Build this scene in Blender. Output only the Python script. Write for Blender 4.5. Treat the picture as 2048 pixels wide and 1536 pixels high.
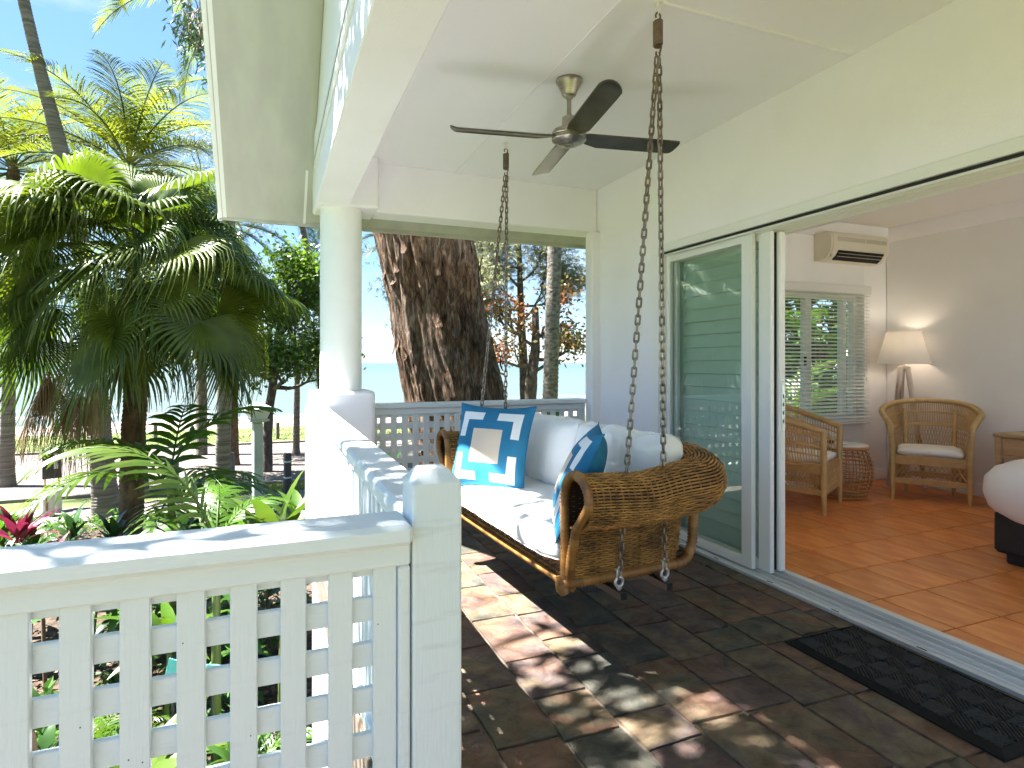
import bpy, math, random
from math import sin, cos, pi, radians as R, sqrt, atan2
from mathutils import Vector as V, Matrix, noise, Quaternion
random.seed(7)
scn = bpy.context.scene
for o in list(bpy.data.objects): bpy.data.objects.remove(o)
COL = scn.collection

# ------------------------------------------------------------------ camera, sky, sun, exposure
cam = bpy.data.cameras.new('camera'); camo = bpy.data.objects.new('camera', cam); COL.objects.link(camo)
cam.sensor_width = 36; cam.lens = 20.99; cam.shift_y = -0.0209; cam.clip_start = 0.05; cam.clip_end = 6000
camo.location = (0, 0, 1.28); camo.rotation_euler = (R(90), 0, -R(21.96)); scn.camera = camo
SUN = V((-0.56, 0.20, 1.0)).normalized()
world = bpy.data.worlds.new('World'); scn.world = world; world.use_nodes = True
wt = world.node_tree; bg = wt.nodes['Background']; sky = wt.nodes.new('ShaderNodeTexSky')
sky.sky_type = 'NISHITA'; sky.sun_disc = False
sky.sun_elevation = math.asin(SUN.z); sky.sun_rotation = atan2(SUN.x, SUN.y)
sky.air_density = 1.0; sky.dust_density = 0.2; sky.ozone_density = 3.0; sky.altitude = 5
gm = wt.nodes.new('ShaderNodeGamma'); gm.inputs[1].default_value = 0.50; hsv = wt.nodes.new('ShaderNodeHueSaturation'); hsv.inputs['Saturation'].default_value = 1.35
wt.links.new(sky.outputs[0], gm.inputs[0]); tn = wt.nodes.new('ShaderNodeMix'); tn.data_type = 'RGBA'; tn.blend_type = 'MULTIPLY'; tn.inputs[0].default_value = 1; tn.inputs[7].default_value = (.86, .95, 1.06, 1); wt.links.new(gm.outputs[0], tn.inputs[6]); wt.links.new(tn.outputs[2], hsv.inputs['Color']); tcw = wt.nodes.new('ShaderNodeTexCoord'); mpw = wt.nodes.new('ShaderNodeMapping'); mpw.inputs['Scale'].default_value = (2.2, 2.2, 6.5); nw_ = wt.nodes.new('ShaderNodeTexNoise'); nw_.inputs['Scale'].default_value = 1.7; nw_.inputs['Detail'].default_value = 9; nw_.inputs['Roughness'].default_value = .58
mrw = wt.nodes.new('ShaderNodeMapRange'); mrw.inputs[1].default_value = .50; mrw.inputs[2].default_value = .74; mrw.inputs[4].default_value = .55
mxw = wt.nodes.new('ShaderNodeMix'); mxw.data_type = 'RGBA'; mxw.inputs[7].default_value = (2.1, 2.25, 2.4, 1)
wt.links.new(tcw.outputs['Generated'], mpw.inputs[0]); wt.links.new(mpw.outputs[0], nw_.inputs[0]); wt.links.new(nw_.outputs[0], mrw.inputs[0]); wt.links.new(mrw.outputs[0], mxw.inputs[0]); wt.links.new(hsv.outputs[0], mxw.inputs[6]); wt.links.new(mxw.outputs[2], bg.inputs[0]); bg.inputs[1].default_value = 0.07
sl = bpy.data.lights.new('sun', 'SUN'); sl.energy = 5.0; sl.angle = R(0.55); sl.color = (1, .97, .93)
so = bpy.data.objects.new('sun', sl); COL.objects.link(so); so.rotation_euler = (-SUN).to_track_quat('-Z', 'Y').to_euler(); so.location = (-6, 4, 12)
vs = scn.view_settings; vs.view_transform = 'Standard'; vs.look = 'None'; vs.gamma = 1; vs.exposure = 3.08; vs.use_curve_mapping = False
scn.render.engine = 'CYCLES'
cy = scn.cycles; cy.use_denoising = True; cy.max_bounces = 16; cy.diffuse_bounces = 12; cy.glossy_bounces = 4
cy.transparent_max_bounces = 24; cy.transmission_bounces = 6; cy.sample_clamp_indirect = 8; cy.caustics_reflective = False; cy.caustics_refractive = False

# ------------------------------------------------------------------ materials
MATS = {}
def nd(nt, t, **kw):
    n = nt.nodes.new(t)
    for k, v in kw.items(): setattr(n, k, v)
    return n
def mat(name, c1, c2=None, rough=.6, metal=0, scale=6, stretch=(1, 1, 1), bump=0, bscale=None, bstretch=None, trans=0, objrnd=0, spec=.5,
        detail=5, lo=.35, hi=.65, attr=0, tcol=None, bdist=.01, huernd=0):
    m = bpy.data.materials.new(name); m.use_nodes = True; nt = m.node_tree; L = nt.links.new
    p = nt.nodes['Principled BSDF']; p.inputs['Roughness'].default_value = rough; p.inputs['Metallic'].default_value = metal
    p.inputs['Specular IOR Level'].default_value = spec
    p.inputs['Base Color'].default_value = (*c1, 1)
    tc = nd(nt, 'ShaderNodeTexCoord'); col = None
    if c2:
        mp = nd(nt, 'ShaderNodeMapping'); mp.inputs['Scale'].default_value = stretch; L(tc.outputs['Object'], mp.inputs[0])
        nz = nd(nt, 'ShaderNodeTexNoise'); nz.inputs['Scale'].default_value = scale; nz.inputs['Detail'].default_value = detail; L(mp.outputs[0], nz.inputs[0])
        mr = nd(nt, 'ShaderNodeMapRange'); mr.inputs[1].default_value = lo; mr.inputs[2].default_value = hi; L(nz.outputs[0], mr.inputs[0])
        fac = mr.outputs[0]
        if attr:
            at = nd(nt, 'ShaderNodeAttribute'); at.attribute_name = 'rnd'
            mx = nd(nt, 'ShaderNodeMix'); mx.data_type = 'FLOAT'; mx.inputs[0].default_value = attr; L(fac, mx.inputs[2]); L(at.outputs['Fac'], mx.inputs[3]); fac = mx.outputs[0]
        mc = nd(nt, 'ShaderNodeMix'); mc.data_type = 'RGBA'; mc.inputs[6].default_value = (*c1, 1); mc.inputs[7].default_value = (*c2, 1); L(fac, mc.inputs[0]); col = mc.outputs[2]
    if objrnd or huernd:
        oi = nd(nt, 'ShaderNodeObjectInfo'); hs = nd(nt, 'ShaderNodeHueSaturation')
        m1 = nd(nt, 'ShaderNodeMapRange'); m1.inputs[3].default_value = 1 - objrnd; m1.inputs[4].default_value = 1 + objrnd; L(oi.outputs['Random'], m1.inputs[0]); L(m1.outputs[0], hs.inputs['Value'])
        m2 = nd(nt, 'ShaderNodeMapRange'); m2.inputs[3].default_value = .5 + huernd; m2.inputs[4].default_value = .5 - huernd; L(oi.outputs['Random'], m2.inputs[0]); L(m2.outputs[0], hs.inputs['Hue'])
        if col: L(col, hs.inputs['Color'])
        else: hs.inputs['Color'].default_value = (*c1, 1)
        col = hs.outputs[0]
    if col: L(col, p.inputs['Base Color'])
    if bump:
        mp = nd(nt, 'ShaderNodeMapping'); mp.inputs['Scale'].default_value = bstretch or (1, 1, 1); L(tc.outputs['Object'], mp.inputs[0])
        nz = nd(nt, 'ShaderNodeTexNoise'); nz.inputs['Scale'].default_value = bscale or 60; nz.inputs['Detail'].default_value = 4; L(mp.outputs[0], nz.inputs[0])
        bp = nd(nt, 'ShaderNodeBump'); bp.inputs['Strength'].default_value = bump; bp.inputs['Distance'].default_value = bdist; L(nz.outputs[0], bp.inputs['Height']); L(bp.outputs[0], p.inputs['Normal'])
    if trans:
        tr = nd(nt, 'ShaderNodeBsdfTranslucent')
        if col:
            if tcol:
                mm = nd(nt, 'ShaderNodeMix'); mm.data_type = 'RGBA'; mm.blend_type = 'MULTIPLY'; mm.inputs[0].default_value = 1; mm.inputs[7].default_value = (*tcol, 1); L(col, mm.inputs[6]); L(mm.outputs[2], tr.inputs[0])
            else: L(col, tr.inputs[0])
        else: tr.inputs[0].default_value = (*c1, 1)
        ms = nd(nt, 'ShaderNodeMixShader'); ms.inputs[0].default_value = trans; L(p.outputs[0], ms.inputs[1]); L(tr.outputs[0], ms.inputs[2])
        L(ms.outputs[0], nt.nodes['Material Output'].inputs[0])
    MATS[name] = m; return m
def glass_mat(name, tint, refl=1.0, base=0.03):
    m = bpy.data.materials.new(name); m.use_nodes = True; nt = m.node_tree; nt.nodes.remove(nt.nodes['Principled BSDF']); L = nt.links.new
    t = nd(nt, 'ShaderNodeBsdfTransparent'); t.inputs[0].default_value = (*tint, 1)
    g = nd(nt, 'ShaderNodeBsdfGlossy'); g.inputs['Roughness'].default_value = .01
    f = nd(nt, 'ShaderNodeLayerWeight'); pw = nd(nt, 'ShaderNodeMath', operation='POWER'); pw.inputs[1].default_value = 4; L(f.outputs['Facing'], pw.inputs[0])
    a = nd(nt, 'ShaderNodeMath', operation='MULTIPLY_ADD'); a.inputs[1].default_value = refl; a.inputs[2].default_value = base; L(pw.outputs[0], a.inputs[0])
    ms = nd(nt, 'ShaderNodeMixShader'); L(a.outputs[0], ms.inputs[0]); L(t.outputs[0], ms.inputs[1]); L(g.outputs[0], ms.inputs[2])
    L(ms.outputs[0], nt.nodes['Material Output'].inputs[0]); MATS[name] = m; return m
mat('render_white', (.885, .862, .915), (.84, .82, .86), rough=.75, lo=.5, hi=.8, detail=8, scale=2.2, bump=.35, bscale=220, bdist=.004)
mat('ceiling_white', (.895, .875, .895), (.87, .85, .86), rough=.6, lo=.5, hi=.8, detail=8, scale=1.3, bump=.06, bscale=60)
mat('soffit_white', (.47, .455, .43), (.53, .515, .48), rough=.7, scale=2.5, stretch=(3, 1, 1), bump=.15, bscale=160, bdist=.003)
mat('column_white', (.82, .82, .80), (.86, .86, .84), rough=.55, scale=3, bump=.18, bscale=120, bdist=.004)
mat('timber_white', (.67, .715, .75), (.52, .54, .55), rough=.42, lo=.58, hi=.86, detail=10, scale=7, stretch=(1, 1, 6), bump=.4, bscale=28, bstretch=(6, 6, .5), bdist=.003)
mat('timber_white_h', (.67, .715, .75), (.52, .54, .55), rough=.42, lo=.58, hi=.86, detail=10, scale=7, bump=.4, bscale=28, bstretch=(.5, 6, 6), bdist=.003)
mat('timber_white_y', (.67, .715, .75), (.52, .54, .55), rough=.42, lo=.58, hi=.86, detail=10, scale=7, bump=.35, bscale=28, bstretch=(6, .5, 6), bdist=.003)
mat('gutter_grey', (.42, .41, .36), (.50, .49, .43), rough=.6)
mat('trim_white', (.87, .85, .875), rough=.5, bump=.1, bscale=90)
mat('bounce_paving', (.42, .38, .33), (.48, .44, .39), rough=.9, scale=4)
mat('dark_gap', (.01, .01, .01), rough=.9)
mat('room_wall', (.84, .83, .83), (.87, .86, .86), rough=.7, scale=2)
mat('room_ceiling', (.85, .83, .79), rough=.75)
mat('alu_white', (.80, .80, .79), rough=.35, spec=.5)
mat('alu_silver', (.62, .64, .66), (.70, .72, .74), rough=.38, metal=.35, scale=8, stretch=(1, .2, 1))
mat('black_rubber', (.012, .012, .012), rough=.7)
mat('mat_rubber', (.022, .019, .017), (.034, .030, .027), rough=.85, scale=60, bump=.3, bscale=300, bdist=.002)
mat('mat_edge', (.004, .004, .004), (.007, .007, .007), spec=.25, rough=.7, scale=40)
mat('grout', (.10, .078, .058), (.16, .125, .095), rough=.95, scale=14, bump=.4, bscale=160, bdist=.004)
mat('terracotta_grout', (.16, .10, .06), rough=.9)
mat('brushed_nickel', (.34, .31, .26), (.42, .39, .33), rough=.32, metal=1, scale=10, stretch=(1, 1, 12))
mat('fan_blade_metal', (.10, .088, .068), (.15, .135, .105), rough=.3, metal=.9, scale=6)
mat('chain_steel', (.27, .245, .21), (.16, .085, .045), rough=.36, metal=.85, scale=22, lo=.42, hi=.72, objrnd=.3)
mat('zinc_steel', (.62, .66, .68), (.45, .48, .5), rough=.33, metal=.9, scale=30)
mat('spring_steel', (.16, .12, .095), (.24, .17, .12), rough=.5, metal=.7, scale=30)
mat('black_steel', (.012, .012, .012), rough=.35)
mat('white_hook', (.8, .78, .72), rough=.4)
mat('wicker', (.09, .036, .010), (.56, .28, .068), rough=.5, scale=14, attr=.5, lo=.36, hi=.62, bump=.2, bscale=220, bdist=.002)
mat('wicker_liner', (.045, .02, .007), rough=.8)
mat('wicker_wrap', (.12, .05, .013), (.42, .20, .05), rough=.42, scale=14, attr=.75, lo=.3, hi=.7)
mat('cane', (.52, .32, .12), (.66, .44, .20), rough=.42, scale=14, attr=.5)
mat('rattan_table', (.38, .18, .055), (.54, .29, .11), rough=.42, scale=12, attr=.5)
mat('cushion_white', (.80, .80, .79), (.85, .85, .84), rough=.85, scale=3, bump=.22, bscale=420, bdist=.002, spec=.2)
mat('chair_cushion', (.78, .75, .71), (.83, .80, .76), rough=.85, bump=.15, bscale=300, bdist=.002, spec=.2)
mat('pillow_blue', (.022, .16, .30), (.03, .19, .34), rough=.8, scale=8, bump=.25, bscale=500, bdist=.002, spec=.2)
mat('pillow_white', (.80, .81, .80), rough=.8, bump=.25, bscale=500, bdist=.002, spec=.2)
mat('pillow_beige', (.68, .57, .46), rough=.8, bump=.25, bscale=500, bdist=.002, spec=.2)
mat('terracotta', (.62, .185, .042), (.78, .31, .090), rough=.34, scale=5, stretch=(3.2, .8, 1), detail=8, objrnd=.14, spec=.4)
mat('doona', (.78, .72, .70), (.83, .78, .76), rough=.85, scale=2, spec=.2, bump=.25, bscale=9, bdist=.02)
mat('bed_base', (.018, .012, .012), (.026, .018, .017), rough=.85, bump=.2, bscale=300, bdist=.002)
mat('driftwood', (.62, .55, .50), (.26, .15, .11), rough=.8, scale=9, stretch=(1, 1, .25), lo=.45, hi=.62)
mat('bedside_wood', (.42, .28, .14), (.56, .40, .23), rough=.6, scale=7, stretch=(1, .2, 3), bump=.5, bscale=24, bstretch=(1, .2, 4))
mat('ac_plastic', (.72, .67, .55), rough=.35)
mat('ac_band', (.50, .46, .38), rough=.4)
mat('shade_cloth', (.86, .83, .79), rough=.8, trans=.35)
mat('ceramic', (.78, .74, .66), rough=.25)
mat('dark_red', (.20, .03, .02), rough=.4)
mat('table_top_white', (.76, .76, .77), rough=.2)
mat('blind_white', (.72, .71, .68), rough=.45)
mat('shutter_paint', (.66, .76, .69), (.70, .79, .72), rough=.5)
glass_mat('door_glass', (.945, .975, .96), refl=.9, base=.05)
glass_mat('window_glass', (.93, .96, .95), refl=.5, base=.02)
# outdoors
mat('bark_grey', (.06, .052, .042), (.19, .17, .14), rough=.95, scale=9, stretch=(1, 1, 1.6), lo=.35, hi=.65, bump=.8, bscale=20, bdist=.03)
mat('bark_coco', (.10, .085, .07), (.21, .18, .15), rough=.95, scale=3.5, stretch=(.4, .4, 6), lo=.35, hi=.65, bump=.8, bscale=7, bstretch=(.4, .4, 3), bdist=.03)
mat('bark_dark', (.035, .027, .022), (.11, .085, .065), rough=.95, scale=7, stretch=(1, 1, .6), bump=.8, bscale=16, bdist=.03)
mat('bark_fibre', (.05, .032, .018), (.15, .10, .055), rough=.95, scale=9, stretch=(1, 1, .5), bump=.9, bscale=22, bdist=.03)
mat('leaf_fan', (.036, .066, .010), (.070, .115, .017), spec=.35, rough=.44, scale=2.5, trans=.38, objrnd=.35, huernd=.03, tcol=(1.7, 1.6, .5))
mat('leaf_fan_dead', (.20, .115, .05), (.30, .19, .09), rough=.8, scale=4, trans=.3, objrnd=.2)
mat('leaf_coco', (.07, .105, .014), (.15, .175, .026), rough=.36, scale=1.5, trans=.45, objrnd=.2, tcol=(1.6, 1.5, .6))
mat('leaf_coco_dark', (.03, .06, .02), (.05, .095, .03), rough=.4, scale=1.5, trans=.3, objrnd=.2)
mat('leaf_bright', (.042, .105, .008), (.078, .150, .014), rough=.35, scale=3, trans=.42, objrnd=.18, tcol=(1.4, 1.4, .5))
mat('leaf_mid', (.035, .10, .015), (.065, .15, .025), rough=.35, scale=4, trans=.35, objrnd=.25, tcol=(1.4, 1.4, .6))
mat('leaf_deep', (.018, .055, .012), (.035, .085, .018), rough=.3, scale=4, trans=.22, objrnd=.25)
mat('leaf_lime', (.052, .105, .008), (.090, .140, .015), rough=.4, scale=3, trans=.4, objrnd=.15)
mat('leaf_magenta', (.11, .006, .024), (.20, .018, .05), rough=.4, scale=4, trans=.3, objrnd=.25)
mat('leaf_rust', (.22, .06, .015), (.34, .13, .03), rough=.5, scale=5, trans=.3, objrnd=.3)
mat('leaf_almond', (.035, .085, .014), (.10, .16, .025), rough=.4, scale=1.2, trans=.4, attr=.6, tcol=(1.5, 1.5, .5))
mat('leaf_almond_red', (.05, .10, .02), (.30, .06, .02), rough=.4, scale=.9, trans=.35, attr=.5, lo=.45, hi=.7)
mat('leaf_casuarina', (.11, .125, .045), (.22, .22, .09), rough=.6, scale=1.3, trans=.35, attr=.4)
mat('leaf_casuarina_blue', (.06, .10, .06), (.12, .16, .09), rough=.6, scale=1.3, trans=.35, attr=.4)
mat('flower_orange', (.55, .20, .03), (.65, .32, .05), rough=.5)
mat('twig', (.13, .085, .055), rough=.9)
mat('stem_green', (.09, .13, .03), rough=.5)
mat('mulch', (.03, .019, .012), (.09, .06, .04), rough=1, scale=9, detail=8, bump=1, bscale=24, bdist=.05)
mat('litter', (.06, .036, .02), (.17, .11, .07), rough=.9, attr=1, scale=5)
mat('lawn', (.055, .085, .018), (.115, .13, .035), rough=1, scale=1.2, detail=8, bump=.6, bscale=40, bdist=.04)
mat('grass_blade', (.09, .15, .025), (.20, .23, .06), rough=.7, attr=.8, scale=.6, trans=.35)
mat('sand', (.15, .125, .10), (.18, .155, .125), rough=1, scale=3)
mat('footpath', (.10, .085, .074), (.12, .104, .09), rough=.95, scale=3)
mat('kerb', (.15, .135, .115), rough=.9)
mat('bollard_wood', (.10, .085, .07), (.18, .155, .13), rough=.9, scale=12, stretch=(1, 1, .2))
mat('bollard_dark', (.025, .027, .032), rough=.5)
mat('pale_green_steel', (.33, .40, .38), (.38, .45, .43), rough=.5)
mat('cream_concrete', (.52, .50, .40), (.62, .60, .50), rough=.85, scale=8)
mat('rust', (.28, .13, .04), rough=.9)
mat('sign_black', (.015, .015, .014), rough=.5)
mat('sign_teal', (.10, .42, .40), (.14, .48, .45), rough=.4, scale=20)
mat('sign_ink', (.01, .03, .05), rough=.5)
mat('lantern_glass', (.55, .60, .60), rough=.2)

def brick_mat(name, c1, c2, mortar, scale, bw, bh):
    m = bpy.data.materials.new(name); m.use_nodes = True; nt = m.node_tree; L = nt.links.new; p = nt.nodes['Principled BSDF']; p.inputs['Roughness'].default_value = .9
    tc = nd(nt, 'ShaderNodeTexCoord'); b = nd(nt, 'ShaderNodeTexBrick'); L(tc.outputs['Object'], b.inputs[0])
    b.inputs['Color1'].default_value = (*c1, 1); b.inputs['Color2'].default_value = (*c2, 1); b.inputs['Mortar'].default_value = (*mortar, 1)
    b.inputs['Scale'].default_value = scale; b.inputs['Brick Width'].default_value = bw; b.inputs['Row Height'].default_value = bh; b.inputs['Mortar Size'].default_value = .015
    L(b.outputs[0], p.inputs['Base Color']); MATS[name] = m
brick_mat('road_pavers', (.125, .103, .086), (.108, .09, .075), (.08, .067, .055), 1, .23, .115)

def slate_mat():
    m = bpy.data.materials.new('slate'); m.use_nodes = True; nt = m.node_tree; L = nt.links.new; p = nt.nodes['Principled BSDF']
    tc = nd(nt, 'ShaderNodeTexCoord'); oi = nd(nt, 'ShaderNodeObjectInfo')
    off = nd(nt, 'ShaderNodeVectorMath', operation='MULTIPLY'); L(oi.outputs['Random'], off.inputs[0]); off.inputs[1].default_value = (37, 19, 11)
    ad = nd(nt, 'ShaderNodeVectorMath', operation='ADD'); L(tc.outputs['Object'], ad.inputs[0]); L(off.outputs[0], ad.inputs[1])
    def nz(scale, detail, dist=0, rough=.55):
        n = nd(nt, 'ShaderNodeTexNoise'); n.inputs['Scale'].default_value = scale; n.inputs['Detail'].default_value = detail; n.inputs['Distortion'].default_value = dist; n.inputs['Roughness'].default_value = rough; L(ad.outputs[0], n.inputs[0]); return n
    n1 = nz(2.6, 5, 1.2); n2 = nz(9, 8, .6, .65); n3 = nz(60, 5)
    # hue: object random + slow noise into a slate ramp
    s = nd(nt, 'ShaderNodeMath', operation='MULTIPLY_ADD'); L(n1.outputs[0], s.inputs[0]); s.inputs[1].default_value = 1.2
    o2 = nd(nt, 'ShaderNodeMath', operation='MULTIPLY_ADD'); L(oi.outputs['Random'], o2.inputs[0]); o2.inputs[1].default_value = .62; o2.inputs[2].default_value = -.38; L(o2.outputs[0], s.inputs[2])
    rp = nd(nt, 'ShaderNodeValToRGB'); L(s.outputs[0], rp.inputs[0]); e = rp.color_ramp.elements
    cols = [(0, (.056, .056, .048)), (.2, (.075, .072, .058)), (.34, (.115, .092, .060)), (.46, (.135, .078, .050)), (.58, (.108, .070, .058)), (.7, (.080, .062, .058)), (.84, (.128, .098, .060)), (1, (.14, .094, .064))]
    e[0].position = 0; e[0].color = (*cols[0][1], 1); e[1].position = 1; e[1].color = (*cols[-1][1], 1)
    for q, c in cols[1:-1]: x = e.new(q); x.color = (*c, 1)
    mr = nd(nt, 'ShaderNodeMapRange'); mr.inputs[1].default_value = .3; mr.inputs[2].default_value = .7; mr.inputs[3].default_value = .42; mr.inputs[4].default_value = 1.6; L(n2.outputs[0], mr.inputs[0])
    hs = nd(nt, 'ShaderNodeHueSaturation'); L(rp.outputs[0], hs.inputs['Color']); L(mr.outputs[0], hs.inputs['Value'])
    # pale mineral bloom
    m4 = nd(nt, 'ShaderNodeMapRange'); m4.inputs[1].default_value = .58; m4.inputs[2].default_value = .75; m4.inputs[4].default_value = .45; L(nz(5.5, 9, 1.5, .7).outputs[0], m4.inputs[0])
    mx = nd(nt, 'ShaderNodeMix'); mx.data_type = 'RGBA'; L(m4.outputs[0], mx.inputs[0]); L(hs.outputs[0], mx.inputs[6]); mx.inputs[7].default_value = (.22, .185, .15, 1)
    L(mx.outputs[2], p.inputs['Base Color'])
    rr = nd(nt, 'ShaderNodeMapRange'); rr.inputs[3].default_value = .48; rr.inputs[4].default_value = .72; p.inputs['Specular IOR Level'].default_value = .18; L(n2.outputs[0], rr.inputs[0]); L(rr.outputs[0], p.inputs['Roughness'])
    cm = nd(nt, 'ShaderNodeMath', operation='MULTIPLY_ADD'); L(n3.outputs[0], cm.inputs[0]); cm.inputs[1].default_value = .25; L(n2.outputs[0], cm.inputs[2])
    bp = nd(nt, 'ShaderNodeBump'); bp.inputs['Strength'].default_value = .8; bp.inputs['Distance'].default_value = .010; L(cm.outputs[0], bp.inputs['Height']); L(bp.outputs[0], p.inputs['Normal'])
    MATS['slate'] = m
slate_mat()
def bark_mat():
    m = bpy.data.materials.new('bark_paper'); m.use_nodes = True; nt = m.node_tree; L = nt.links.new; p = nt.nodes['Principled BSDF']; p.inputs['Roughness'].default_value = .95; p.inputs['Specular IOR Level'].default_value = .2
    tc = nd(nt, 'ShaderNodeTexCoord')
    def nz(scale, st, detail, rough=.6, dist=0):
        mp = nd(nt, 'ShaderNodeMapping'); mp.inputs['Scale'].default_value = st; L(tc.outputs['Object'], mp.inputs[0])
        n = nd(nt, 'ShaderNodeTexNoise'); n.inputs['Scale'].default_value = scale; n.inputs['Detail'].default_value = detail; n.inputs['Roughness'].default_value = rough; n.inputs['Distortion'].default_value = dist; L(mp.outputs[0], n.inputs[0]); return n.outputs[0]
    def ramp(x, els):
        r = nd(nt, 'ShaderNodeValToRGB'); L(x, r.inputs[0]); e = r.color_ramp.elements
        e[0].position, e[0].color = els[0][0], (*els[0][1], 1); e[1].position, e[1].color = els[-1][0], (*els[-1][1], 1)
        for q, c in els[1:-1]: k = e.new(q); k.color = (*c, 1)
        return r.outputs[0]
    fis = nz(9, (2.4, 2.4, .55), 12, .66, .8); pat = nz(2.2, (1.6, 1.6, .6), 8, .6, .5); fl = nz(26, (1.5, 1.5, .5), 10, .7)
    base = ramp(fis, [(.30, (.008, .005, .004)), (.42, (.058, .040, .028)), (.53, (.135, .096, .069)), (.62, (.235, .185, .142)), (.74, (.34, .29, .24))])
    tint = ramp(pat, [(.35, (.45, .36, .30)), (.47, (.96, .82, .70)), (.56, (.9, .9, .92)), (.68, (1.25, 1.2, 1.15))])
    mx = nd(nt, 'ShaderNodeMix'); mx.data_type = 'RGBA'; mx.blend_type = 'MULTIPLY'; mx.inputs[0].default_value = 1; L(base, mx.inputs[6]); L(tint, mx.inputs[7]); L(mx.outputs[2], p.inputs['Base Color'])
    ad = nd(nt, 'ShaderNodeMath', operation='MULTIPLY_ADD'); L(fl, ad.inputs[0]); ad.inputs[1].default_value = .45; L(fis, ad.inputs[2])
    bp = nd(nt, 'ShaderNodeBump'); bp.inputs['Strength'].default_value = 1; bp.inputs['Distance'].default_value = .05; L(ad.outputs[0], bp.inputs['Height']); L(bp.outputs[0], p.inputs['Normal'])
    MATS['bark_paper'] = m
bark_mat()
def sea_mat():
    m = bpy.data.materials.new('sea_water'); m.use_nodes = True; nt = m.node_tree; L = nt.links.new; p = nt.nodes['Principled BSDF']
    tc = nd(nt, 'ShaderNodeTexCoord'); mp = nd(nt, 'ShaderNodeMapping'); mp.inputs['Scale'].default_value = (.05, .22, 1); L(tc.outputs['Object'], mp.inputs[0])
    n = nd(nt, 'ShaderNodeTexNoise'); n.inputs['Scale'].default_value = 1; n.inputs['Detail'].default_value = 9; L(mp.outputs[0], n.inputs[0])
    sx = nd(nt, 'ShaderNodeSeparateXYZ'); L(tc.outputs['Object'], sx.inputs[0])
    near = nd(nt, 'ShaderNodeMapRange'); near.inputs[1].default_value = 45; near.inputs[2].default_value = 75; near.inputs[3].default_value = .12; near.inputs[4].default_value = -.12; L(sx.outputs[1], near.inputs[0])
    ad = nd(nt, 'ShaderNodeMath', operation='ADD'); L(n.outputs[0], ad.inputs[0]); L(near.outputs[0], ad.inputs[1])
    fo = nd(nt, 'ShaderNodeMapRange'); fo.inputs[1].default_value = .56; fo.inputs[2].default_value = .64; L(ad.outputs[0], fo.inputs[0])
    dp = nd(nt, 'ShaderNodeMapRange'); dp.inputs[1].default_value = 46; dp.inputs[2].default_value = 400; L(sx.outputs[1], dp.inputs[0])
    c0 = nd(nt, 'ShaderNodeMix'); c0.data_type = 'RGBA'; c0.inputs[6].default_value = (.066, .084, .075, 1); c0.inputs[7].default_value = (.050, .078, .080, 1); L(dp.outputs[0], c0.inputs[0])
    c1 = nd(nt, 'ShaderNodeMix'); c1.data_type = 'RGBA'; c1.inputs[7].default_value = (.16, .165, .165, 1); L(fo.outputs[0], c1.inputs[0]); L(c0.outputs[2], c1.inputs[6]); L(c1.outputs[2], p.inputs['Base Color'])
    p.inputs['Roughness'].default_value = .4; p.inputs['Specular IOR Level'].default_value = .12
    bp = nd(nt, 'ShaderNodeBump'); bp.inputs['Strength'].default_value = .5; bp.inputs['Distance'].default_value = .3; L(n.outputs[0], bp.inputs['Height']); L(bp.outputs[0], p.inputs['Normal'])
    MATS['sea_water'] = m
sea_mat()

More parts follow.
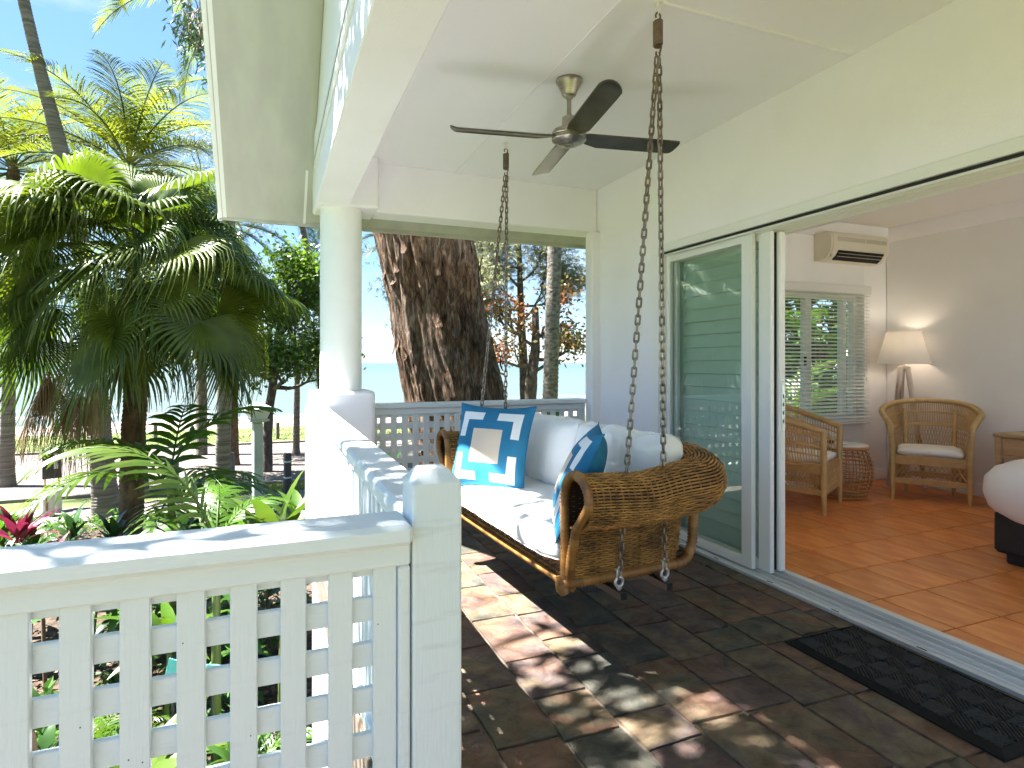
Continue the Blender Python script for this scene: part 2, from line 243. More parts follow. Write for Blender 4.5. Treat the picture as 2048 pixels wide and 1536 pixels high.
# ------------------------------------------------------------------ mesh building
class MB:
    def __init__(s): s.v = []; s.f = []; s.m = []; s.r = []
    def add(s, vs, fs, m=0, r=0.0):
        b = len(s.v); s.v += [tuple(p) for p in vs]; s.f += [tuple(i + b for i in f) for f in fs]; s.m += [m] * len(fs)
        s.r += (r if isinstance(r, list) else [r] * len(vs)); return s
    def box(s, c, d, bev=.003, mx=None, m=0, r=0.0):
        h = [x / 2 for x in d]; b = min(bev, *[x * .45 for x in h]); vs = []; idx = {}
        for sx in (-1, 1):
            for sy in (-1, 1):
                for sz in (-1, 1):
                    for a in range(3):
                        q = [sx * h[0], sy * h[1], sz * h[2]]
                        for k, sg in enumerate((sx, sy, sz)):
                            if k != a: q[k] -= sg * b
                        idx[(sx, sy, sz, a)] = len(vs); vs.append(V(q))
        fs = []
        for a in range(3):
            o1, o2 = [(1, 2), (2, 0), (0, 1)][a]
            for sg in (-1, 1):
                f = []
                for (p, q) in ((-1, -1), (1, -1), (1, 1), (-1, 1)):
                    k = [0, 0, 0]; k[a] = sg; k[o1] = p; k[o2] = q; f.append(idx[(*k, a)])
                fs.append(f if sg > 0 else f[::-1])
            # edges along axis a: between o1-face and o2-face
            for p in (-1, 1):
                for q in (-1, 1):
                    def g(t, ax):
                        k = [0, 0, 0]; k[a] = t; k[o1] = p; k[o2] = q; return idx[(*k, ax)]
                    f = [g(-1, o1), g(1, o1), g(1, o2), g(-1, o2)]
                    fs.append(f[::-1] if p * q > 0 else f)
        for sx in (-1, 1):
            for sy in (-1, 1):
                for sz in (-1, 1):
                    f = [idx[(sx, sy, sz, a)] for a in range(3)]
                    fs.append(f if sx * sy * sz > 0 else f[::-1])
        T = Matrix.Translation(V(c)) @ (mx.to_4x4() if mx else Matrix.Identity(4))
        return s.add([T @ p for p in vs], fs, m, r)
    def rod(s, a, b, w, h, up=(0, 0, 1), bev=.003, m=0, r=0.0):       # a rectangular bar from a to b
        a = V(a); b = V(b); d = (b - a); z = d.normalized(); u = V(up); x = u.cross(z)
        if x.length < 1e-4: x = V((1, 0, 0)).cross(z)
        x.normalize(); y = z.cross(x)
        mx = Matrix((x, y, z)).transposed()
        return s.box((a + b) / 2, (w, h, d.length), bev, mx, m, r)
    def tube(s, pts, rad, n=8, closed=False, caps=True, m=0, r=0.0):
        pts = [V(p) for p in pts]; k = len(pts); vs = []; fs = []; rs = []
        t0 = (pts[1] - pts[0]).normalized(); up = V((0, 0, 1)) if abs(t0.z) < .9 else V((1, 0, 0)); nx = up.cross(t0).normalized()
        for i in range(k):
            if closed: t = (pts[(i + 1) % k] - pts[i - 1])
            else: t = pts[min(i + 1, k - 1)] - pts[max(i - 1, 0)]
            if t.length < 1e-9: t = t0
            t = t.normalized(); nx = (nx - t * nx.dot(t))
            if nx.length < 1e-6: nx = t.orthogonal()
            nx.normalize(); ny = t.cross(nx)
            ra = rad[i] if isinstance(rad, (list, tuple)) else rad
            for j in range(n):
                a = 2 * pi * j / n; vs.append(pts[i] + nx * (ra * cos(a)) + ny * (ra * sin(a)))
                rs.append(r[i] if isinstance(r, list) else r)
        for i in range(k if closed else k - 1):
            i2 = (i + 1) % k
            for j in range(n):
                j2 = (j + 1) % n; fs.append((i * n + j, i * n + j2, i2 * n + j2, i2 * n + j))
        if caps and not closed: fs.append(tuple(range(n - 1, -1, -1))); fs.append(tuple((k - 1) * n + j for j in range(n)))
        return s.add(vs, fs, m, rs)
    def wrap(s, pts, rad, pitch=.008, n=8, m=0, lump=.13):            # a pole wound with cane: ring by ring
        pts = [V(p) for p in pts]; cum = [0]
        for a, b in zip(pts, pts[1:]): cum.append(cum[-1] + (b - a).length)
        Ltot = cum[-1]; nn = max(2, int(Ltot / pitch) * 2); P2 = []; RR = []; C = []; j = 0; shade = random.random()
        for i in range(nn + 1):
            q = Ltot * i / nn
            while j < len(cum) - 2 and cum[j + 1] < q: j += 1
            f = (q - cum[j]) / max(1e-9, cum[j + 1] - cum[j]); P2.append(pts[j].lerp(pts[j + 1], f))
            base = rad if not isinstance(rad, (list, tuple)) else rad[j] + (rad[j + 1] - rad[j]) * f
            RR.append(base * (1 + (lump if i % 2 else -lump)))
            if i % 6 == 0: shade = random.random()
            C.append(min(1, max(0, shade * .7 + random.random() * .3)))
        return s.tube(P2, RR, n, m=m, r=C)
    def lathe(s, prof, n=24, c=(0, 0, 0), m=0, caps=True, r=0.0):
        vs = []; fs = []
        for (ra, z) in prof:
            for j in range(n): a = 2 * pi * j / n; vs.append((c[0] + ra * cos(a), c[1] + ra * sin(a), c[2] + z))
        for i in range(len(prof) - 1):
            for j in range(n):
                j2 = (j + 1) % n; fs.append((i * n + j, i * n + j2, (i + 1) * n + j2, (i + 1) * n + j))
        if caps: fs.append(tuple(range(n - 1, -1, -1))); fs.append(tuple((len(prof) - 1) * n + j for j in range(n)))
        return s.add(vs, fs, m, r)
    def loft(s, secs, closed=True, caps=True, m=0, r=0.0):
        n = len(secs[0]); vs = [p for q in secs for p in q]; fs = []
        for i in range(len(secs) - 1):
            for j in range(n if closed else n - 1):
                j2 = (j + 1) % n; fs.append((i * n + j, i * n + j2, (i + 1) * n + j2, (i + 1) * n + j))
        if caps and closed: fs.append(tuple(range(n - 1, -1, -1))); fs.append(tuple((len(secs) - 1) * n + j for j in range(n)))
        return s.add(vs, fs, m, r)
    def prism(s, poly, axis, a, b, m=0):                               # polygon in the other two axes, extruded along axis
        def mk(p, t):
            return {0: (t, p[0], p[1]), 1: (p[0], t, p[1]), 2: (p[0], p[1], t)}[axis]
        return s.loft([[mk(p, a) for p in poly], [mk(p, b) for p in poly]], m=m)
    def build(s, name, mats, parent=None, world=False, smooth=30, kind=None, off=None, link=True):
        me = bpy.data.meshes.new(name)
        vs = s.v
        if off: vs = [(p[0] + off[0], p[1] + off[1], p[2] + off[2]) for p in vs]
        if world and parent:
            inv = wm(parent).inverted(); vs = [tuple(inv @ V(p)) for p in vs]
        me.from_pydata(vs, [], s.f)
        for mm in ([mats] if isinstance(mats, str) else mats): me.materials.append(MATS[mm])
        if any(s.m): me.polygons.foreach_set('material_index', s.m)
        if any(s.r):
            at = me.attributes.new('rnd', 'FLOAT', 'POINT'); at.data.foreach_set('value', s.r)
        if smooth is not None:
            me.polygons.foreach_set('use_smooth', [True] * len(me.polygons))
            if smooth < 180: me.set_sharp_from_angle(angle=R(smooth))
        me.update()
        o = bpy.data.objects.new(name, me)
        if link: COL.objects.link(o)
        if parent: o.parent = parent
        if kind: o['kind'] = kind
        return o
def wm(o):
    m = o.matrix_basis.copy()
    return wm(o.parent) @ m if o.parent else m
def thing(name, label, cat, loc=(0, 0, 0), rz=0, group=None):
    o = bpy.data.objects.new(name, None); COL.objects.link(o); o.location = loc; o.rotation_euler = (0, 0, rz); o.empty_display_size = .1
    return tag(o, label, cat, group)
def tag(o, label, cat, group=None, kind=None):
    o['label'] = label; o['category'] = cat
    if group: o['group'] = group
    if kind: o['kind'] = kind
    return o
def struct(o, label, cat):
    return tag(o, label, cat, kind='structure')
def dup(o, loc=None, rot=None, parent=None, scale=None):
    c = o.copy(); COL.objects.link(c)
    if parent is not None: c.parent = parent
    if loc is not None: c.location = loc
    if rot is not None: c.rotation_euler = rot
    if scale is not None: c.scale = scale if isinstance(scale, (tuple, list)) else (scale,) * 3
    return c
CH = {}
def kids(o): return [c for c in bpy.data.objects if c.parent == o]
def tree_copy(root, loc, rz, label=None):
    r = dup(root, loc, (0, 0, rz))
    if label: r['label'] = label
    for ch in kids(root):
        c = dup(ch, parent=r)
        for g in kids(ch): dup(g, parent=c)
    return r
def inst(me, name, parent, loc=(0, 0, 0), rot=(0, 0, 0), scale=1):
    o = bpy.data.objects.new(name, me); COL.objects.link(o); o.parent = parent; o.location = loc; o.rotation_euler = rot
    o.scale = scale if isinstance(scale, (tuple, list)) else (scale,) * 3
    return o
def curve(pts, n=8, closed=False):                                     # Catmull-Rom through the points
    pts = [V(p) for p in pts]; k = len(pts); out = []
    for i in range(k if closed else k - 1):
        p0 = pts[(i - 1) % k] if closed or i else pts[0]; p1 = pts[i]; p2 = pts[(i + 1) % k]; p3 = pts[(i + 2) % k] if closed or i + 2 < k else pts[-1]
        for j in range(n):
            t = j / n
            out.append(.5 * ((2 * p1) + (p2 - p0) * t + (2 * p0 - 5 * p1 + 4 * p2 - p3) * t * t + (3 * p1 - p0 - 3 * p2 + p3) * t ** 3))
    if not closed: out.append(pts[-1])
    return out

# ================================================================== THE SETTING: ground, sea, road
G0 = -2.7
def sheet(name, x0, x1, y0, y1, z, m, label, cat, nx=1, ny=1, amp=0):
    vs = []; fs = []
    for j in range(ny + 1):
        for i in range(nx + 1):
            x = x0 + (x1 - x0) * i / nx; y = y0 + (y1 - y0) * j / ny
            vs.append((x, y, z + (amp * (noise.noise((x * .7, y * .7, 3)) + .5 * noise.noise((x * 2.3, y * 2.3, 7))) if amp else 0)))
    for j in range(ny):
        for i in range(nx): a = j * (nx + 1) + i; fs.append((a, a + 1, a + nx + 2, a + nx + 1))
    o = MB().add(vs, fs).build(name, m); return struct(o, label, cat)
sheet('sea', -3000, 3000, 45.2, 4500, G0 - .02, 'sea_water', 'pale turquoise sea with white breaking waves beyond the beach', 'sea')
sheet('beach', -400, 400, 39.5, 45.6, G0 + .004, 'sand', 'pale sand strip between the grass verge and the sea', 'beach')
sheet('ground', -400, 400, -60, 40, G0 - .012, 'lawn', 'green ground around the house and along the road', 'ground')
sheet('garden_bed', -14, 3.2, 1.0, 17.3, G0 + .02, 'mulch', 'mulched garden bed with leaf litter below the veranda', 'garden bed', 70, 70, .07)
sheet('footpath', -60, 60, 17.7, 19.5, G0 + .05, 'footpath', 'grey footpath on the garden side of the road', 'footpath')
sheet('road', -120, 120, 21.2, 31.6, G0 + .0, 'road_pavers', 'beige paved road between two grass verges', 'road')
for y, lab in ((21.1, 'pale kerb along the garden side of the road'), (31.7, 'pale kerb along the beach side of the road')):
    struct(MB().box((0, y, G0 + .03), (200, .18, .14), .02).build('kerb', 'kerb'), lab, 'kerb')
sheet('grass_verge', -120, 120, 31.8, 38.2, G0 + .03, 'lawn', 'grass verge between the road and the beach', 'grass verge', 60, 10, .05)
sheet('grass_verge', -2.6, 60, 19.55, 21.0, G0 + .02, 'lawn', 'sunny grass strip between the footpath and the road', 'grass verge')

# ================================================================== THE VERANDA
# floor slab in two pieces with slate tiles laid on it
fl = MB().box((1.49, 1.85, -.15), (2.40, 6.2, .27), .004).box((-1.19, .0, -.15), (2.94, 2.5, .27), .004).build('veranda_floor', 'grout')
struct(fl, 'veranda floor of mixed grey rust and purple slate tiles', 'floor')
def tile_mesh(w, l, seed):
    rnd = random.Random(seed); ch = .012; n = 6; pts = []
    for (x0, y0, x1, y1) in ((-w/2, -l/2, w/2, -l/2), (w/2, -l/2, w/2, l/2), (w/2, l/2, -w/2, l/2), (-w/2, l/2, -w/2, -l/2)):
        k = 4 if abs(x1 - x0) > abs(y1 - y0) else n
        for i in range(k):
            t = i / k; j = .0035 if i else .006
            pts.append((x0 + (x1 - x0) * t + rnd.uniform(-j, j), y0 + (y1 - y0) * t + rnd.uniform(-j, j)))
    N = len(pts); tilt = rnd.uniform(-.0015, .0015)
    top = [(x * .985, y * .988, .010 + tilt * (x / w)) for x, y in pts]; bot = [(x, y, 0.003) for x, y in pts]
    mb = MB(); mb.add(bot + top + [(0, 0, .0105)], [(i, (i + 1) % N, N + (i + 1) % N, N + i) for i in range(N)] + [(N + i, N + (i + 1) % N, 2 * N) for i in range(N)])
    return mb
TZ = -.0155
rt = random.Random(5)
xs = [.29, .46]
x = .46
while x < 2.60: x += .232; xs.append(min(x, 2.66))
cache = {}
def lay(x0, x1, y0, y1, joint=.012):
    w = round(x1 - x0 - joint, 3); l = round(y1 - y0 - joint, 2); q = rt.randrange(3); key = (w, l, q)
    loc = ((x0 + x1) / 2, (y0 + y1) / 2, TZ)
    if key in cache: o = dup(cache[key], loc)
    else:
        o = tile_mesh(w, l, hash(key) % 999 + q).build('slate_tile', 'slate', parent=fl, smooth=25); o.location = loc; cache[key] = o
    o.rotation_euler = (rt.uniform(-.004, .004), rt.uniform(-.004, .004), (pi if rt.random() < .5 else 0) + rt.uniform(-.014, .014))
for a, b in zip(xs, xs[1:]):
    if b - a < .05: continue
    y = -.55 + rt.uniform(-.3, .1)
    while y < 4.6:
        l = rt.choice([.20, .24, .27, .30, .33, .36, .40, .44]); lay(a, b, y, min(y + l, 4.70)); y += l
# ceiling with cover battens
ce = struct(MB().box((1.66, 1.4, 2.837), (2.26, 6.9, .054), .002).build('veranda_ceiling', 'ceiling_white'), 'cream painted flat veranda ceiling', 'ceiling')
for a, b, w, h in (((1.37, 4.62, 2.808), (1.37, 2.16, 2.808), .012, .004), ((1.54, 2.115, 2.806), (2.66, 2.115, 2.806), .022, .01)):
    MB().rod(a, b, w, h, bev=.002).build('cover_batten', 'trim_white', parent=ce)
# house wall with the door opening (Y .1 to 3.68, head 2.09)
hw = struct(MB().box((2.77, 4.20, 1.33), (.18, 1.03, 2.96), .006).box((2.77, -1.2, 1.33), (.18, 2.6, 2.96), .006)
            .box((2.77, 1.894, 2.46), (.1798, 3.574, .70), .004).build('house_wall', 'render_white'), 'textured cream house wall around the sliding door', 'wall')
MB().box((2.674, 4.63, 1.0), (.16, .12, 2.86), .01).build('wall_pier', 'render_white', parent=hw)
MB().box((2.672, 3.74, 1.065), (.028, .085, 2.13), .003).build('architrave', 'trim_white', parent=hw)
MB().box((2.672, 1.9, 2.118), (.026, 3.58, .058), .003).build('door_head_trim', 'alu_white', parent=hw)
# beams
bm_ = MB(); bm_.box((.415, 1.6, 2.62), (.23, 5.8, .38), .006)
lb = struct(bm_.build('beam', 'render_white'), 'long rendered edge beam over the side balustrade', 'beam')
fb = struct(MB().box((1.71, 4.735, 2.62), (1.93, .23, .379), .006).build('beam', 'render_white'), 'rendered beam across the far end of the veranda', 'beam')
cbk = MB().box((.5225, 4.70, 2.621), (.449, .40, .381), .012).build('beam_block', 'render_white', parent=fb)
# gable wall above the side beam, fascia strip and dark gap
gp = [(4.95, 2.815), (4.95, 2.62), (2.3, 4.68), (-.4, 2.815)]
gw = struct(MB().prism(gp, 0, .301, .42).build('gable_wall', 'trim_white'), 'white gable infill above the long edge beam', 'wall')
MB().box((.293, 2.0, 2.70), (.014, 5.0, .055), .003).build('fascia_strip', 'trim_white', parent=gw)
MB().box((.296, 2.0, 2.745), (.012, 5.0, .022), .001).build('shadow_gap', 'dark_gap', parent=gw)
MB().box((.296, 2.0, 2.84), (.02, 5.0, .16), .003).build('fascia_board', 'trim_white', parent=gw)
# sloping roof with soffit and barge board
SL = .78
def zs(y): return 2.43 + SL * (5.2 - y)
ridge = 2.3
rp = [(5.2, zs(5.2)), (ridge, zs(ridge)), (-.6, zs(5.2)), (-.6, zs(5.2) + .16), (ridge, zs(ridge) + .2), (5.2, zs(5.2) + .16)]
rf = MB()
poly = rp
n = len(poly); vs = [(-.36, y, z) for y, z in poly] + [(.2995, y, z) for y, z in poly]
rf.add(vs, [(0, 1, 4, 5), (1, 2, 3, 4), (6, 11, 10, 7), (7, 10, 9, 8), (0, 6, 7, 1), (1, 7, 8, 2), (2, 8, 9, 3), (3, 9, 10, 4), (4, 10, 11, 5), (5, 11, 6, 0)])
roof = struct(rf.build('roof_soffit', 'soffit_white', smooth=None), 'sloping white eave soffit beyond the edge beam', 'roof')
MB().prism([(5.225, zs(5.225) - .012), (ridge, zs(ridge) - .012), (ridge, zs(ridge) + .21), (5.225, zs(5.225) + .2)], 0, -.385, -.358).build('barge_board', 'trim_white', parent=roof, smooth=None)
MB().prism([(5.2, zs(5.2) - .008), (2.6, zs(2.6) - .008), (2.6, zs(2.6) + .01), (5.2, zs(5.2) + .01)], 0, -.352, -.325).build('soffit_bead', 'trim_white', parent=roof, smooth=None)
MB().prism([(5.2, zs(5.2) - .006), (4.80, zs(4.80) - .006), (4.80, zs(4.80) + .01), (5.2, zs(5.2) + .01)], 0, .243, .262).build('soffit_joint', 'trim_white', parent=roof, smooth=None)
MB().prism([(5.2, 2.44), (4.96, 2.62), (4.96, 2.68), (5.2, 2.52)], 0, .286, 3.4).build('eave_lining', 'gutter_grey', parent=roof, smooth=None)
MB().box((1.52, 5.22, 2.455), (3.8, .035, .10), .006).build('eave_fascia', 'gutter_grey', parent=roof)
MB().box((-.03, 5.222, 2.432), (.72, .03, .05), .004).build('eave_trim', 'trim_white', parent=roof)
# upper roof sheet over the veranda so the ceiling is closed from above
struct(MB().prism([(5.2, zs(5.2)+.02), (5.2, zs(5.2) + .16), (ridge, zs(ridge) + .2), (-3.2, zs(ridge) + .2 - .55 * 5.5), (-3.2, zs(ridge) - .55 * 5.5), (ridge, zs(ridge)+.02)], 0, .43, 2.9).prism([(5.2, zs(5.2)+.02), (5.2, zs(5.2) + .16), (ridge, zs(ridge) + .2), (-.5, zs(ridge) + .2 - .55 * 2.8), (-.5, zs(ridge) - .55 * 2.8), (ridge, zs(ridge)+.02)], 0, 2.9, 7.0).build('roof', 'gutter_grey', smooth=None), 'pitched roof over the veranda and the room', 'roof')
sheet('bounce_terrace', 2.87, 11, -7.5, -.28, -.02, 'bounce_paving', 'unseen pale paving added at the open end of the room to bounce sunlight in', 'bounce_terrace')  # unseen sunlit paving, added to bounce light into the room and veranda
# base wall below the veranda floor
struct(MB().box((.42, 3.05, -1.49), (.26, 3.5, 2.42), .01).box((-1.1, 1.15, -1.49), (2.78, .2, 2.42), .01).build('veranda_base_wall', 'render_white'), 'white rendered base wall below the veranda railings', 'wall')

# corner column on its pedestal
cp = thing('corner_column', 'round white column on a rounded white pedestal', 'column', (.49, 4.68, 0))
def rrect(hx, hy, r, n=6):
    out = []
    for (cx, cy_, a0) in ((hx - r, hy - r, 0), (-hx + r, hy - r, 90), (-hx + r, -hy + r, 180), (hx - r, -hy + r, 270)):
        for i in range(n + 1): a = R(a0 + 90 * i / n); out.append((cx + r * cos(a), cy_ + r * sin(a)))
    return out
secs = []
for z, ins in ((-.05, 0), (1.045, 0), (1.060, .004), (1.068, .014), (1.071, .03)):
    secs.append([(x * (1 - ins / .225), y * (1 - ins / .225), z) for x, y in rrect(.225, .225, .05)])
MB().loft(secs).build('pedestal', 'render_white', parent=cp, smooth=50)
MB().lathe([(.152, 1.072), (.152, 1.5), (.1525, 2.0), (.152, 2.437)], 48).build('shaft', 'column_white', parent=cp, smooth=60)
MB().box((-.243, .0, .47), (.022, .1, 1.0), .003).build('corner_strip', 'timber_white', parent=cp)

# ================================================================== LATTICE RAILINGS
def railing(name_lab, axis, a, b, c0, c1, top=.96, first=None, inner=None):
    """axis 0: runs along X from a to b at Y c0..c1 ; axis 1: runs along Y."""
    t = thing('lattice_railing', name_lab, 'railing', (a, (c0 + c1) / 2, 0) if axis == 0 else ((c0 + c1) / 2, a, 0), 0, 'white lattice railings of the veranda')
    hm = 'timber_white_h' if axis == 0 else 'timber_white_y'
    def bx(u0, u1, w0, w1, z0, z1, nm, mm, bev=.004, share=None):
        c = ((u0 + u1) / 2, (w0 + w1) / 2, (z0 + z1) / 2); d = (u1 - u0, w1 - w0, z1 - z0)
        if axis == 1: c = (c[1], c[0], c[2]); d = (d[1], d[0], d[2])
        cl = (c[0] - t.location.x, c[1] - t.location.y, c[2])
        if share and share[0]: return dup(share[0], cl)
        o = MB().box((0, 0, 0), d, bev).build(nm, mm, parent=t); o.location = cl
        if share is not None: share.append(o); share.pop(0)
        return o
    wmid = (c0 + c1) / 2
    bx(a, b, c0, c1, top - .042, top, 'handrail', hm, .012)
    bx(a, b, wmid - .035, wmid + .035, top - .09, top - .0435, 'top_rail', hm, .004)
    bx(a, b, wmid - .035, wmid + .035, .05, .11, 'bottom_rail', hm, .004)
    bx(b - .024, b - .0005, wmid - .034, wmid + .034, .1105, top - .0905, 'end_stile', 'timber_white', .004)
    bx(a + .0005, a + .044, wmid - .034, wmid + .034, .1105, top - .0905, 'end_stile', 'timber_white', .004)
    p = .0868; sh = [None]
    n = int((b - a - .09) / p)
    s0 = b - .0255 - .0465 if first is None else first
    for i in range(n + 1):
        u = s0 - p * i
        if u < a + .05: break
        w0 = wmid - .020 if axis == 0 or inner is None else wmid + .002
        bx(u, u + .0465, w0, w0 + .016, .1105, top - .0905, 'upright_slat', 'timber_white', .002, sh)
    sh = [None]; z = top - .09 - .022
    bx(a + .045, b - .031, wmid - .0035, wmid + .0105, z, top - .0905, 'cross_slat', hm, .002)
    while z - .043 - .049 > .11:
        z -= .0918
        bx(a + .045, b - .031, wmid - .0035, wmid + .0105, z, z + .0490, 'cross_slat', hm, .002, sh)
    return t
r1 = railing('near lattice railing running left from the chamfered post', 0, -2.2, .262, 1.165, 1.30)
r2 = railing('side lattice railing running along the veranda to the column', 1, 1.305, 4.452, .262, .385)
r3 = railing('far lattice railing behind the swing, between column and house wall', 0, .718, 2.592, 4.655, 4.78)
nh = MB(); rn = random.Random(3)
for k in range(15):
    x = .190 - .0868 * (k * 5 % 13) + rn.uniform(-.016, .016) + .0215; z = rn.choice([.845, .755, .663, .572, .48]) + rn.uniform(-.03, .03)
    nh.lathe([(.0013, -.0015), (.0013, .0), (.0007, .0004)], 7)
    n0 = len(nh.v) - 21
    for i in range(n0, len(nh.v)): q = nh.v[i]; nh.v[i] = (x + q[0] + 2.2 - 0, -q[2] - .0209, z + q[1])
nh.build('nail_heads', 'bollard_wood', parent=r1, kind='stuff')
pt = thing('railing_post', 'chamfered white post where the near and side railings meet', 'post', (.318, 1.25, 0))
MB().loft([[(x, y, z) for x, y in rrect(h, h, .006, 2)] for z, h in ((-.02, .0525), (1.028, .0525), (1.031, .0515))] + [[(x, y, 1.056) for x, y in rrect(.030, .030, .004, 2)], [(x, y, 1.058) for x, y in rrect(.027, .027, .004, 2)]]).build('post_shaft', 'timber_white', parent=pt, smooth=20)

# ================================================================== SLIDING DOOR
sd = thing('sliding_door', 'aluminium sliding glass door stacked open at the far side of the doorway', 'door', (2.77, 1.9, 0))
tr_prof = [(2.672, -.012), (2.672, .006), (2.690, .012), (2.692, .020), (2.700, .020), (2.702, .008), (2.735, .008), (2.737, .026), (2.745, .026), (2.747, .010), (2.785, .010), (2.787, .030), (2.795, .030), (2.797, .012), (2.825, .012), (2.828, .036), (2.868, .038), (2.876, .034), (2.876, -.012)]
MB().prism([(x - 2.77, z) for x, z in tr_prof], 1, .1 - 1.9, 3.69 - 1.9).build('sill_track', 'alu_silver', parent=sd, smooth=20)
sk = MB().box((0, 0, 0), (.006, .045, .004), .001).build('drain_slot', 'dark_gap', parent=sd); sk.location = (2.6815 - 2.77, -1.0, .0085)
for yy in (-.55, -.12, .32, .75, 1.2, 1.6): dup(sk, (2.6815 - 2.77, yy, .0085))
MB().box((-.0085, 0, .0115), (.02, 3.57, .003), .0005).build('track_seal', 'black_rubber', parent=sd).location = (-.0, 0, .0)
MB().prism([(-.09, 2.092), (-.09, 2.062), (-.082, 2.062), (-.082, 2.078), (-.036, 2.078), (-.036, 2.060), (-.028, 2.060), (-.028, 2.078), (.02, 2.078), (.02, 2.06), (.028, 2.06), (.028, 2.078), (.08, 2.078), (.08, 2.055), (.1, 2.055), (.1, 2.092)], 1, -1.8, 1.79).build('head_track', 'alu_white', parent=sd, smooth=20)
MB().box((-.094, 0, 2.081), (.006, 3.58, .014), .001).build('head_seal', 'black_rubber', parent=sd)
MB().box((-.06, 1.775, 1.04), (.06, .022, 2.06), .003).box((.02, 1.772, 1.04), (.07, .022, 2.06), .003).build('jamb', 'alu_white', parent=sd)
MB().box((-.032, 1.758, 1.04), (.012, .012, 2.04), .001).build('jamb_seal', 'black_rubber', parent=sd)
def leaf_door(x, y0, y1, sw, lab=None):
    zb, zt = .024, 2.066; t = .034
    f = MB().box((0, y0 + sw / 2, (zb + zt) / 2), (t, sw, zt - zb), .004).box((0, y1 - .02, (zb + zt) / 2), (t, .04, zt - zb), .004)
    f.box((0, (y0 + y1) / 2, zb + .03), (t - .004, y1 - y0 - .05, .06), .003).box((0, (y0 + y1) / 2, zt - .025), (t - .004, y1 - y0 - .05, .05), .003)
    o = f.build('door_leaf', 'alu_white', parent=sd, off=(0, -1.9, 0)); o.location = (x - 2.77, 0, 0)
    MB().box((0, (y0 + y1) / 2, (zb + zt) / 2), (.006, y1 - y0 - .08, zt - zb - .1), .001).build('glass_pane', 'door_glass', parent=o, off=(0, -1.9, 0), smooth=None)
    MB().box((0.0, y0 + sw + .004, 1.04), (.012, .006, 1.94), .001).build('glazing_seal', 'black_rubber', parent=o, off=(0, -1.9, 0))
    return o
d1 = leaf_door(2.719, 2.815, 3.660, .088)
d2 = leaf_door(2.766, 2.717, 3.640, .093)
# inner leaf edge: tall white edge profile with a flush lock
ed = MB().box((.060, .826, 1.05), (.050, .056, 2.03), .008).build('lock_stile', 'alu_white', parent=sd)
MB().box((.030, .826, 1.05), (.008, .012, 2.02), .001).build('stile_seal', 'black_rubber', parent=sd)
lk = MB().box((.0600, .7965, 1.02), (.022, .004, .30), .002).build('lock_plate', 'zinc_steel', parent=sd)
for zz in (.93, .98, 1.03, 1.08): MB().box((.0600, .7945, zz), (.009, .003, .022), .001).build('lock_slot', 'black_rubber', parent=lk)
MB().box((.03, .84, 2.035), (.03, .02, .03), .003).build('guide_block', 'ac_plastic', parent=sd)
# plantation shutter behind the fixed glass
sh = thing('plantation_shutter', 'pale green louvred shutter behind the closed glass door leaf', 'shutter', (2.838, 3.24, 0))
MB().box((0, -.395, 1.05), (.03, .05, 2.0), .003).box((0, .395, 1.05), (.03, .05, 2.0), .003).box((0, 0, 2.02), (.028, .74, .06), .003).box((0, 0, .12), (.028, .74, .18), .003).box((0, 0, .995), (.0285, .74, .115), .003).build('frame', 'shutter_paint', parent=sh)
lv = None
for i in range(20):
    z = .245 + i * .0915
    if .95 < z < 1.04: continue
    if lv is None:
        lv = MB().box((0, 0, 0), (.012, .74, .108), .005).build('louvre_slat', 'shutter_paint', parent=sh)
        lv.location = (0, 0, z); lv.rotation_euler = (0, R(22), 0)
    else: dup(lv, (0, 0, z))

# ================================================================== THE ROOM
RX, RY = 6.20, 4.50
rfloor = struct(MB().box((4.53, 2.12, -.11), (3.32, 4.80, .24), .002).build('room_floor', 'terracotta_grout'), 'glossy terracotta tile floor inside the room', 'floor')
tm = None; tx, ty = .346, .378
xi = 3.010 - tx
while xi < RX:
    x0 = max(xi, 2.884); x1 = min(xi + tx, RX - .01)
    yj = 1.840 - 5 * ty
    while yj < RY:
        y1 = min(yj + ty, RY - .01)
        full = x1 - x0 > tx - .001 and y1 - yj > ty - .001
        if full and tm: dup(tm, ((x0 + x1) / 2, (yj + y1) / 2, .014))
        else:
            o = MB().box((0, 0, 0), (x1 - x0 - .009, y1 - yj - .009, .012), .0015).build('floor_tile', 'terracotta', parent=rfloor); o.location = ((x0 + x1) / 2, (yj + y1) / 2, .014)
            if full: tm = o
        yj += ty
    xi += tx
WX0, WX1, WZ0, WZ1 = 4.50, 5.86, .68, 2.0
wwall = MB().box((3.68, RY + .10, 1.36), (2 * (WX0 - 3.68), .20, 2.72), .002).box(((WX1 + RX + .2) / 2, RY + .10, 1.36), (RX + .2 - WX1, .20, 2.72), .002)
wwall.box(((WX0 + WX1) / 2, RY + .10, WZ0 / 2), (WX1 - WX0, .1998, WZ0), .002).box(((WX0 + WX1) / 2, RY + .10, (WZ1 + 2.72) / 2), (WX1 - WX0, .1998, 2.72 - WZ1), .002)
ww = struct(wwall.build('room_wall', 'room_wall'), 'white room wall with the blind-covered window and air conditioner', 'wall')
rw = struct(MB().box((RX + .08, 2.1, 1.36), (.16, 4.78, 2.72), .002).build('room_wall', 'room_wall'), 'plain cream room wall behind the lamp and the bed', 'wall')
rc = struct(MB().box((4.63, 2.1, 2.745), (3.46, 5.0, .05), .002).build('room_ceiling', 'room_ceiling'), 'flat cream ceiling of the room', 'ceiling')
MB().prism([(RY, 2.58), (RY - .02, 2.585), (RY - .085, 2.69), (RY - .09, 2.718), (RY, 2.718)], 0, 3.08, RX - .02).build('cornice', 'trim_white', parent=rc, smooth=40)
